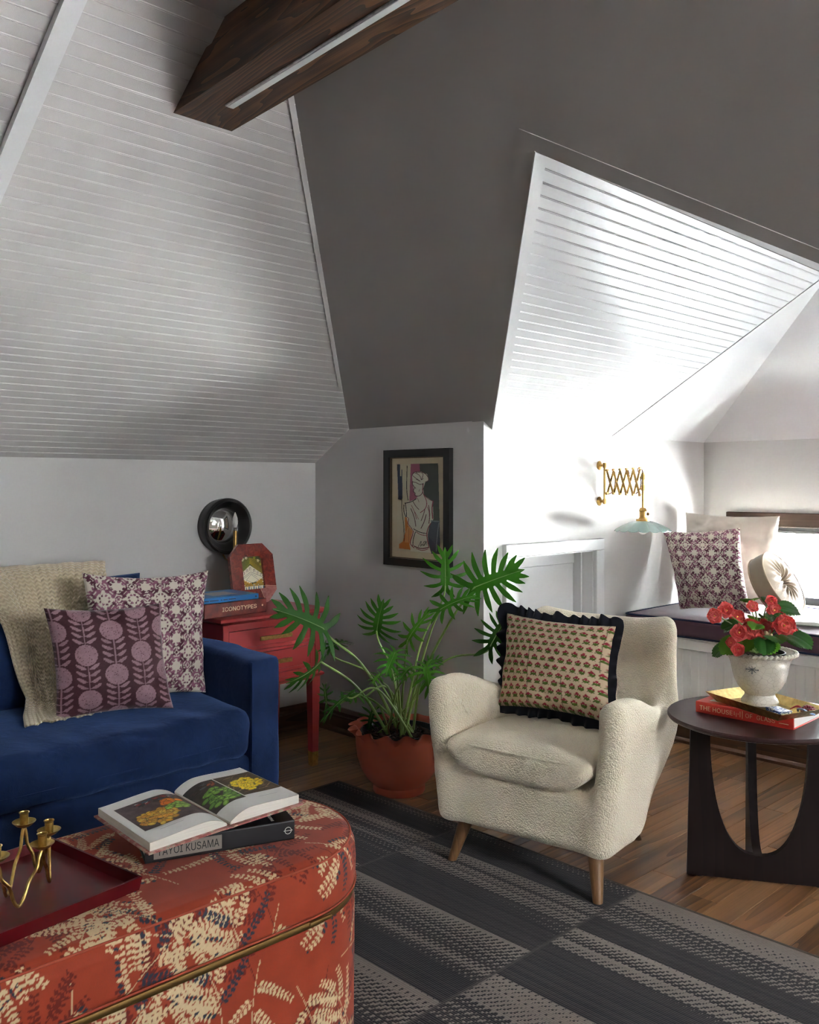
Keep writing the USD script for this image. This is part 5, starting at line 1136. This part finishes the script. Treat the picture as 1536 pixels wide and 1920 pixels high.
def leaf_outline(n=7, wl=.108, back=1.0, seed=0):
    """deeply cut leaf of length 1 from the stalk at (0, 0) to the tip at (0, 1)"""
    r = random.Random(seed); S = [Polygon([(-.02, -.05), (.02, -.05), (.10, .10), (.105, .35), (.085, .6), (.05, .85), (0, 1.0), (-.05, .85), (-.085, .6), (-.105, .35), (-.10, .10)])]
    for s in (-1, 1):
        for i in range(n):
            t = i / (n - 1); y0 = lerp(-.015, .70, t); ang = math.radians(lerp(158 * back, 30, t ** .85)) + r.uniform(-.06, .06); L = lerp(.56, .36, t) * (1 + .22 * math.sin(t * 3.14)) * r.uniform(.92, 1.07)
            d = np.array((math.sin(ang) * s, math.cos(ang))); nrm = np.array((-d[1], d[0])); p0 = np.array((0, y0)); cur = .12 * s * (-1 if t < .75 else -.4)
            k = np.linspace(0, 1, 9); w = wl * np.array([.95, .78, .68, .72, .80, .80, .64, .36, .02]) * lerp(1.05, .8, t)
            cx = p0 + d * L * k[:, None] + nrm * (-cur * L * k ** 2)[:, None] + np.array((0, .10 * L)) * (k ** 2)[:, None]
            S.append(Polygon(np.vstack([cx + nrm * w[:, None] * .62, (cx - nrm * w[:, None] * .62)[::-1]])).buffer(0))
    u = shapely.union_all(S).buffer(.010).buffer(-.018).buffer(.008)
    if u.geom_type != 'Polygon': u = max(u.geoms, key=lambda g: g.area)
    return Polygon(u.exterior).simplify(.004)
OUT = {}
def leaf_mesh(L, seed, droop=.35, fold=.25, n=7, back=1.0, curl=.12, wid=1.0):
    k = (seed % 4, n, back)
    if k not in OUT:
        m = extrude(leaf_outline(n, back=back, seed=seed % 4), .004); OUT[k] = m.subdivide_to_size(.085)
    m = OUT[k].copy(); v = m.vertices; x, y, z = v[:, 0] * wid, v[:, 1], v[:, 2].copy()
    r2 = np.abs(x); zz = fold * r2 - droop * (y.clip(0) ** 2) * .6 - droop * .9 * r2 ** 2 - droop * (np.minimum(y, 0) ** 2) + curl * .3 * np.sin(x * 7 + seed) * r2
    m.vertices = np.stack([x, y, zz + z], 1) * L
    return m
def vein_mesh(L, droop, seed):
    y = np.linspace(0, .97, 10); return tube(np.stack([0 * y, y, -droop * .6 * y ** 2 + .0065], 1) * L, np.linspace(.011, .003, 10) * L, 5)
def orient(m, p, tip, nrm):
    Yv = np.array(tip, float) - np.array(p, float); Yv /= np.linalg.norm(Yv); Z = np.array(nrm, float); Z = Z - Yv * (Z @ Yv); Z /= np.linalg.norm(Z); return frame_mesh(m, p, np.cross(Yv, Z), Yv, Z)
CAMV = np.array((-.66, -.68, .18))
LV = [  # base, tip, leaf length, weight of the camera facing normal, upward part, colour, droop, wid
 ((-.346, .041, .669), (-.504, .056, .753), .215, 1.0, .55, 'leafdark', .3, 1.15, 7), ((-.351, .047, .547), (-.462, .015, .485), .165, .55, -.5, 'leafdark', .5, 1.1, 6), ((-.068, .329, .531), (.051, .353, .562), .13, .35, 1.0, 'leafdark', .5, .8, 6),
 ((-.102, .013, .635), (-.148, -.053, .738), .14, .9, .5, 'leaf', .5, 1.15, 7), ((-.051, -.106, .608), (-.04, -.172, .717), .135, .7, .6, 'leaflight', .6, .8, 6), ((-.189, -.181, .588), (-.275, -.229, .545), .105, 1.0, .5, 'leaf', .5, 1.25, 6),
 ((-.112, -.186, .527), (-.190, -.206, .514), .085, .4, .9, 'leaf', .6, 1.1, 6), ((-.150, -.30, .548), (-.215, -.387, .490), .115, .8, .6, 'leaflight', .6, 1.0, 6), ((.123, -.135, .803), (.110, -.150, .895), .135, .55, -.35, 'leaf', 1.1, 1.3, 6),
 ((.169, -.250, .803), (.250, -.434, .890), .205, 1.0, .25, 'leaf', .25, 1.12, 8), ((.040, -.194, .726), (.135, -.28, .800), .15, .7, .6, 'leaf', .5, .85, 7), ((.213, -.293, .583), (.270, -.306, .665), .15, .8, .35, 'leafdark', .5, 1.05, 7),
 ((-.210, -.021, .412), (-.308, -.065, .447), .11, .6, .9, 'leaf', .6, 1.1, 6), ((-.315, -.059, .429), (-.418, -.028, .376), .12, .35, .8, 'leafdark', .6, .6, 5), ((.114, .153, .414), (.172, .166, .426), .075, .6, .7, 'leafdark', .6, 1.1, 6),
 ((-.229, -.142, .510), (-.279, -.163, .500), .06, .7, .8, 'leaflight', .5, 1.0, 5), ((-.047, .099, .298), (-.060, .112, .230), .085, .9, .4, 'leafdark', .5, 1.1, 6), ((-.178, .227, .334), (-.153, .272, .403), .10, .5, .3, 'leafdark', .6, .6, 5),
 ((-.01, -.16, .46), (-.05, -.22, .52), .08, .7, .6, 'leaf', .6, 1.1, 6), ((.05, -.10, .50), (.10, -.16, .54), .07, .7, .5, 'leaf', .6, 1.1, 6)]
CR = [(0.02, 0), (-.05, .03), (.05, -.03), (-.02, -.06), (.06, .05)]
for i, (p, t, L, wc_, wu, mt, dr, wid, nl) in enumerate(LV):
    p, t = np.array(p), np.array(t); nrm = CAMV * wc_ + np.array((0, 0, 1.0)) * wu
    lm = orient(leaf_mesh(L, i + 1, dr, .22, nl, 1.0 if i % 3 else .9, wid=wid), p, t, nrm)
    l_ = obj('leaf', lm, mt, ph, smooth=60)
    obj('vein', orient(vein_mesh(L, dr, i), p, t, nrm), 'stem', l_)
    q = np.array((*CR[i % 5], .222)) + np.array((.02 * math.sin(i * 2.1), .02 * math.cos(i * 1.7), 0)); dd = p - q; h = np.array((0, 0, 1.0)); hz__ = np.hypot(dd[0], dd[1])
    if i == 11: mid = [q + dd * .35 + h * .03, q + dd * .72 + h * .055]
    elif p[2] < .45: mid = [q + dd * np.array((.3, .3, .5)) + h * .03, q + dd * np.array((.7, .7, .9)) + h * .035]
    else: mid = [q + dd * np.array((.27, .27, .36)) + h * .012, q + dd * np.array((.62, .62, .70)) + h * .018]
    pts = spline([q, *mid, p + (p - t) * .03 - h * .004, p], 34); obj('stem', tube(pts, np.linspace(.0062, .0036, 34) * (1.15 if L > .15 else .9), 8), 'stem', ph)
rt = []
for i in range(16):
    a = rs.uniform(0, 6.28); r = rs.uniform(.02, .06); rt.append(tube(spline([(r * math.cos(a), r * math.sin(a), .225), (r * 1.2 * math.cos(a), r * 1.2 * math.sin(a), .25 + .02 * rs.rand()), (r * 1.5 * math.cos(a + .3), r * 1.5 * math.sin(a + .3), .27 + .03 * rs.rand())], 8), np.linspace(.004, .0012, 8), 6))
M['sheath'] = plain('dry_sheath', (.16, .075, .035), .8); obj('dry_sheaths', rt, 'sheath', ph, kind='stuff')

# ------------------------------------------------------------------ begonia in a glazed urn on the side table
TZ = .5
M['gilt'] = metal('gilt_tray_metal', (.62, .47, .20), .26)
gt = thing('tray', 'gilt flared tray on the scarlet book on the side table', 'tray', (0, 0, 0))
c4_ = [np.array(q) for q in ((2.610, 1.378, 0), (2.493, 1.090, 0), (2.668, 1.030, 0), (2.782, 1.322, 0))]; ce = sum(c4_) / 4
def rq(s, z): return [tuple(ce + (q - ce) * s + np.array((0, 0, z))) for q in c4_]
R = np.array([rq(.80, .5345), rq(1.0, .560), rq(.992, .5606), rq(.797, .5360)]); m = ring_grid(R, True); m.fix_normals(); obj('pan', m, 'gilt', gt, smooth=False)
M['urn'] = G(); _g = M['urn']; _v = _g.obj(); _d = _g('voronoi_texture', vector=_v, scale=70., feature='distance_to_edge')('distance'); _k = _g('map_range', value=_d, from_min=.0, from_max=.05, to_min=.45, to_max=0.0)('result')
_c = _g.mix(_g.noise(_v, 16, 4), (.62, .58, .50), (.42, .38, .32)); M['urn'] = _g.done('crackled_glaze', base_color=_g.mix(_k, _c, (.20, .17, .14)), roughness=.28, coat_weight=.4, coat_roughness=.12)
UC = (2.668, 1.232, .5362)
ur = thing('urn', 'cream crackled glaze urn with a rope rim on the gilt tray', 'plant pot', UC)
obj('bowl', lathe([(0, 0), (.048, 0), (.053, .004), (.054, .010), (.050, .016), (.045, .021), (.043, .028), (.045, .031), (.052, .036), (.063, .047), (.072, .062), (.0785, .080), (.0825, .098), (.087, .112), (.095, .124), (.103, .130), (.103, .134), (.098, .135), (.090, .128), (.081, .112), (.076, .09), (.056, .055), (0, .045)], 72).apply_scale((1, 1, 1.2)), 'urn', ur)
nb = 64; rb = [tuple((.1025 * math.cos(a), .1025 * math.sin(a))) for a in np.linspace(0, 2 * np.pi, nb, endpoint=False)]
obj('rope_rim', tube(np.array([((.1025 + .0022 * math.cos(a * 44)) * math.cos(a), (.1025 + .0022 * math.cos(a * 44)) * math.sin(a), (.1315 * 1.2) + .0022 * math.sin(a * 44)) for a in np.linspace(0, 2 * np.pi, 500)]), .0052, 8, False), 'urn', ur)
M['stamp'] = plain('stamp_grey', (.045, .05, .06), .4)
th = math.radians(190)
def on_bowl(a, z, r): return np.array((r * math.cos(a), r * math.sin(a), z))
sp = [rod(on_bowl(th, .118, .0832), on_bowl(th + .17 * math.cos(b), .118 + .010 * math.sin(b), .0838), .0011, 6) for b in np.linspace(0, 2 * np.pi, 9)[:-1]] + [m3.Manifold.sphere(.0022, 10).translate(tuple(on_bowl(th + .2 * math.cos(b), .118 + .011 * math.sin(b), .0838))) for b in np.linspace(0, 2 * np.pi, 5)[:-1]]
obj('stamped_emblem', sp, 'stamp', ur, kind='stuff')
bg = thing('begonia', 'coral red begonia in bloom growing in the cream urn', 'flowering plant', UC)
obj('inner_pot', lathe([(0, .10), (.062, .10), (.073, .154), (.074, .160), (.070, .160), (.066, .148), (0, .148)], 40), 'blackplastic', bg)
obj('soil', lathe([(0, .1482), (.0655, .1482), (.05, .154), (.0005, .157), (0, .157)], 30), 'soil', bg)
def petal_mat(name, c0, c1):
    g = G(); n = g.noise(g.obj(), 60, 2); c = g.mix(n, c0, c1); p = g('principled_bsdf', base_color=c, roughness=.45, sheen_weight=.2)('BSDF'); t = g('translucent_bsdf', color=c)('BSDF')
    return g.surf(name, g('mix_closure', fac=.4, closure1=p, closure2=t)('closure'))
M['petal'] = [petal_mat('coral_petal', (.70, .075, .062), (.82, .15, .12)), petal_mat('rose_petal', (.76, .11, .10), (.84, .19, .17)), petal_mat('red_petal', (.58, .035, .035), (.74, .09, .07))]
M['pistil'] = plain('yellow_pistil', (.75, .50, .08), .6); M['begleaf'] = leafmat('begonia_leaf', (.014, .060, .012), (.035, .12, .018), .25, .3); M['beglight'] = leafmat('begonia_leaf_light', (.07, .22, .02), (.14, .30, .03), .45, .35)
def petal(r, seed, cup, wid=1.0):
    rr = np.linspace(0.04, 1, 9); a = np.linspace(-1, 1, 13); R_, A_ = np.meshgrid(rr, a, indexing='ij')
    w = np.sin(np.clip(R_ * 1.05, 0, 1) ** .8 * np.pi * .80 + .16) * .62 * wid; x = A_ * w; y = R_ * (1 - .13 * A_ ** 2 * R_)
    z = cup * R_ ** 2 * .8 + .16 * A_ ** 2 * R_ + .07 * R_ ** 3 * np.sin(A_ * 7 + seed) + .05 * np.sin(R_ * 6 + seed * 2)
    return sheet(np.stack([x, y, z], -1) * r, .0009)
def flower(p, r, nrm, seed):
    rd = random.Random(seed); f = []
    nrm = np.array(nrm, float); nrm /= np.linalg.norm(nrm); t = np.cross(nrm, (0, 0, 1.0)); t /= np.linalg.norm(t) + 1e-9; b = np.cross(nrm, t)
    fl = None; n = 5
    out = []
    for ring, (k, cup, sc) in enumerate(((n, .10, 1.0), (5, .42, .70), (3, 1.0, .40))):
        for i in range(k):
            g_ = (i + .5 * ring) / k * 2 * math.pi + rd.uniform(-.15, .15); d = t * math.cos(g_) + b * math.sin(g_)
            out.append((ring, frame_mesh(petal(r * sc * rd.uniform(.92, 1.06), rd.uniform(0, 6), cup + rd.uniform(-.08, .08), 1.12), np.array(p) + nrm * .0012 * ring, np.cross(d, nrm), d, nrm)))
    return out, nrm
FL = [((-.153, .051, .306), .0173), ((-.101, .042, .319), .0191), ((-.049, .034, .294), .0193), ((-.058, -.02, .332), .0142), ((.011, -.046, .344), .0144), ((-.028, -.071, .323), .0189), ((.016, -.071, .3), .0143), ((.025, -.038, .278), .0209), ((-.051, -.111, .285), .0247), ((-.005, -.113, .271), .0156), ((-.159, -.027, .266), .02), ((-.105, -.037, .273), .0233), ((-.05, -.049, .268), .022), ((-.147, -.017, .214), .0155), ((-.133, .011, .23), .0125)]
rd = random.Random(8)
for i, (p, r) in enumerate(FL):
    p = np.array(p) + np.array((2.675, 1.24, .5)) - np.array(UC); p = p + np.array((.02, .02, 0)); r *= 1.38
    nrm = np.array((-.60, -.62, .30)) + np.array((p[0] * 3, p[1] * 3, (p[2] - .24) * 3)) + np.array([rd.uniform(-.25, .25) for _ in range(3)])
    out, nn = flower(p, r, nrm, i)
    root = obj('flower', out[0][1], M['petal'][i % 3], bg, smooth=True)
    for k, (ring, m) in enumerate(out[1:]): obj('petal', m, M['petal'][(i + (ring > 0)) % 3], root, smooth=True)
    obj('pistil', TM(*meshkit.arrays(m3.Manifold.sphere(r * .09, 12))[:2]).apply_translation(p + nn * r * .18), 'pistil', root)
    q = np.array((p[0] * .12, p[1] * .12, .154)); pts = spline([q, q + (p - q) * np.array((.35, .35, .6)), p - nn * .006, p], 16); obj('stem', tube(pts, np.linspace(.0026, .0015, 16), 6), 'stem', bg)
def begleaf(L, seed):
    r = random.Random(seed); n = 26; a = np.linspace(-math.pi, math.pi, n * 2, endpoint=False); pts = []
    for k, t in enumerate(a):
        rad = .5 * (1 + .28 * math.cos(t) - .30 * math.exp(-((abs(t) - math.pi) / .35) ** 2)) * (1 + .05 * (-1) ** k) * (1 + .15 * (t > 0)); pts.append((rad * math.sin(t) * .95, rad * math.cos(t) + .28))
    m = extrude(Polygon(pts).buffer(0), .006).subdivide_to_size(.16); v = m.vertices; x, y = v[:, 0], v[:, 1]; v[:, 2] += .25 * np.abs(x) - .35 * y.clip(0) ** 2 - .3 * x * x + .05 * np.sin(x * 14 + seed) * np.abs(x); m.vertices = v * L; return m
for i in range(30):
    a = i * 2.399 + .4; rr = .045 + .062 * ((i * 7) % 10) / 10; zz = .172 + .095 * ((i * 3) % 8) / 8 - .25 * (rr - .06); p = np.array((rr * math.cos(a), rr * math.sin(a), zz)); o_ = np.array((math.cos(a), math.sin(a), 0))
    if i % 3 == 2: p[2] += .055; p[:2] *= .75
    L = .062 * rd.uniform(.75, 1.1); tip = p + o_ * .6 + np.array((0, 0, rd.uniform(-.35, .15))); nrm = np.array((0, 0, .8)) + o_ * .45 + CAMV * .55
    l_ = obj('leaf', orient(begleaf(L, i), p, tip, nrm), 'beglight' if i % 4 == 1 else 'begleaf', bg, smooth=50)
    q = np.array((p[0] * .15, p[1] * .15, .153)); obj('stem', tube(spline([q, q + (p - q) * np.array((.4, .4, .7)), p], 12), np.linspace(.003, .0018, 12), 6), 'stem', l_)
M['bud'] = plain('cream_bud', (.62, .48, .28), .6)
bd = []
for (cx, cy, cz) in ((-.075, .01, .222), (-.012, -.075, .24), (-.04, -.05, .215)):
    for k in range(9): bd.append(TM(*meshkit.arrays(m3.Manifold.sphere(.0042, 10).scale((1, 1, 1.4)))[:2]).apply_translation((cx + rd.uniform(-.014, .014), cy + rd.uniform(-.014, .014), cz + rd.uniform(-.01, .014))))
obj('buds', bd, 'bud', bg, kind='stuff')
# small things in the gilt tray
M['cobalt'] = G(); _g = M['cobalt']; M['cobalt'] = _g.done('blue_white_print', base_color=_g.ramp(_g.noise(_g.obj(), 75, 3, .6, distortion=2.0), [(.0, (.008, .045, .24)), (.50, (.02, .10, .42)), (.54, (.78, .80, .82)), (1, (.82, .83, .84))], False), roughness=.35)
tb = thing('trinket_box', 'small blue and white marbled box in the gilt tray', 'box', (2.600, 1.105, .5366), 60)
obj('box', box(0, .062, 0, .044, 0, .010, .002), 'cobalt', tb, smooth=False); obj('lid', box(-.001, .063, -.001, .045, .0102, .0135, .0015), 'cobalt', tb, smooth=False)
M['bead'] = G().done('dark_red_glass_bead', base_color=(.12, .006, .012), roughness=.15, coat_weight=.5)
br = thing('bracelet', 'bracelet of dark red beads with a blue cord in the gilt tray', 'bracelet', (2.652, 1.078, .5392))
for k in range(16):
    a = k / 16 * 2 * math.pi; obj('bead', TM(*meshkit.arrays(m3.Manifold.sphere(.0062, 14))[:2]).apply_translation((.023 * math.cos(a), .017 * math.sin(a), .0062 + .004 * (1 + math.sin(a * 2)))), 'bead', br)
M['bluecord'] = plain('pale_blue_cord', (.30, .42, .62), .7); obj('cord', tube(spline([(-.010, .028, .004), (-.030, .02, .014), (-.040, .004, .018), (-.032, -.012, .010), (-.02, -.024, .004)], 30), .0030, 7), 'bluecord', br)
M['redcord'] = plain('crimson_tassel', (.30, .01, .03), .8); obj('tassel', [tube(spline([(.0, .022, .012), (.004 * k - .008, .034, .014 + .002 * (k % 2)), (.006 * k - .014, .050, .006)], 8), .0012, 5) for k in range(5)], 'redcord', br, kind='stuff')
# ------------------------------------------------------------------ pillows and a book on the window seat
m, C, _, _ = pillow([(4.075, 2.285, .583), (4.055, 1.915, .598), (4.185, 2.030, .990), (4.175, 2.440, .962)], .14, 150, 21, .085, .4, geo_image(.5, 7), wr=.005)
if True: obj('pillow', m, 'geo', None, smooth=True, col=C, label='square cream pillow with a plum lattice print on the window seat', cat='pillow')
M['creamvelvet'] = cloth('cream_velvet', (.50, .45, .39), 900, .25, .45, .7, .10)
m, _, _, _ = pillow([(4.36, 2.43, .590), (4.44, 1.96, .590), (4.50, 1.975, 1.040), (4.42, 2.448, 1.050)], .15, 90, 30, .06, .5, wr=.008)
obj('pillow', m, 'creamvelvet', None, smooth=True, label='large plain cream velvet pillow at the back of the window seat', cat='pillow')
M['beige'] = cloth('beige_velvet', (.27, .205, .145), 900, .25, .5, .6, .10)
rcu = thing('round_cushion', 'round beige velvet cushion with a tufted centre on the window seat', 'cushion', (4.100, 1.815, .738))
N = np.array((.02, -.86, .50)); N /= np.linalg.norm(N); U_ = np.cross((0, 0, 1.0), N); U_ /= np.linalg.norm(U_); V_ = np.cross(N, U_)
na = 160; a = np.linspace(0, 2 * np.pi, na, endpoint=False); R_ = .148; rows = []
fold = .5 + .5 * np.sin(a * 17 + 1.3 * np.sin(a * 3)); 
for side in (-1, 1):
    rr = np.linspace(0, 1, 22); 
    rows_ = []
    for r in rr:
        z = .036 + .022 * np.sin(np.clip(r, 0, 1) ** .8 * np.pi) - .046 * math.exp(-(r / .16) ** 2) - .012 * fold * math.exp(-((r - .35) / .28) ** 2)
        rows_.append(np.stack([r * R_ * np.cos(a), r * R_ * np.sin(a), side * z + 0 * a], 1))
    rows.append(rows_)
band = [np.stack([(R_ + .004 * (1 - t * t)) * np.cos(a), (R_ + .004 * (1 - t * t)) * np.sin(a), .036 * t + 0 * a], 1) for t in np.linspace(-.9, .9, 7)]
P = np.array(rows[0] + band + rows[1][::-1]); m = ring_grid(P, True); m.fix_normals()
obj('cover', frame_mesh(m, (0, 0, 0), U_, V_, N), 'beige', rcu, smooth=60)
M['beigepipe'] = cloth('beige_piping', (.33, .25, .175), 900, .25, .3)
for s in (-1, 1): obj('piping', frame_mesh(tube(np.array([(R_ * math.cos(t), R_ * math.sin(t), s * .0365) for t in np.linspace(0, 2 * np.pi, 120)]), .0045, 8, False), (0, 0, 0), U_, V_, N), 'beigepipe', rcu)
obj('button', frame_mesh(lathe([(0, -.003), (.009, -.002), (.011, .001), (.008, .004), (0, .005)], 20).apply_translation((0, 0, -.004)), N * 0 + np.array((0, 0, 0)), U_, V_, N), 'beigepipe', rcu)
M['greencover'] = plain('sage_cover', (.25, .30, .22), .6)
so_ = thing('open_book', 'open book lying on the mauve window seat cushion', 'book', (4.24, 1.60, .5835), 102)
for sd in (-1, 1):
    t = np.linspace(0, 1, 40); x = sd * (.003 + .17 * t); z1 = .004 + .016 * (np.sin(np.clip(t / .3, 0, 1) * np.pi / 2)) * (1 - .45 * t); prof = np.concatenate([np.stack([x, z1], 1), np.stack([x, 0 * t + .003], 1)[::-1]])
    R = np.array([[(p[0], y, p[1]) for p in prof] for y in (.004, .236)]); vv, ff = trimesh.creation.triangulate_polygon(Polygon(prof), engine='earcut')
    obj('page_block', [ring_grid(R, False)] + [TM(np.stack([vv[:, 0], np.full(len(vv), y), vv[:, 1]], 1), ff) for y in (.004, .236)], 'pagewhite', so_, smooth=40)
    obj('cover_board', box(sd * .004, sd * .178, 0, .24, 0, .0028, .0006), 'greencover', so_, smooth=False)
obj('spine', box(-.004, .004, 0, .24, 0, .002), 'greencover', so_, smooth=False)
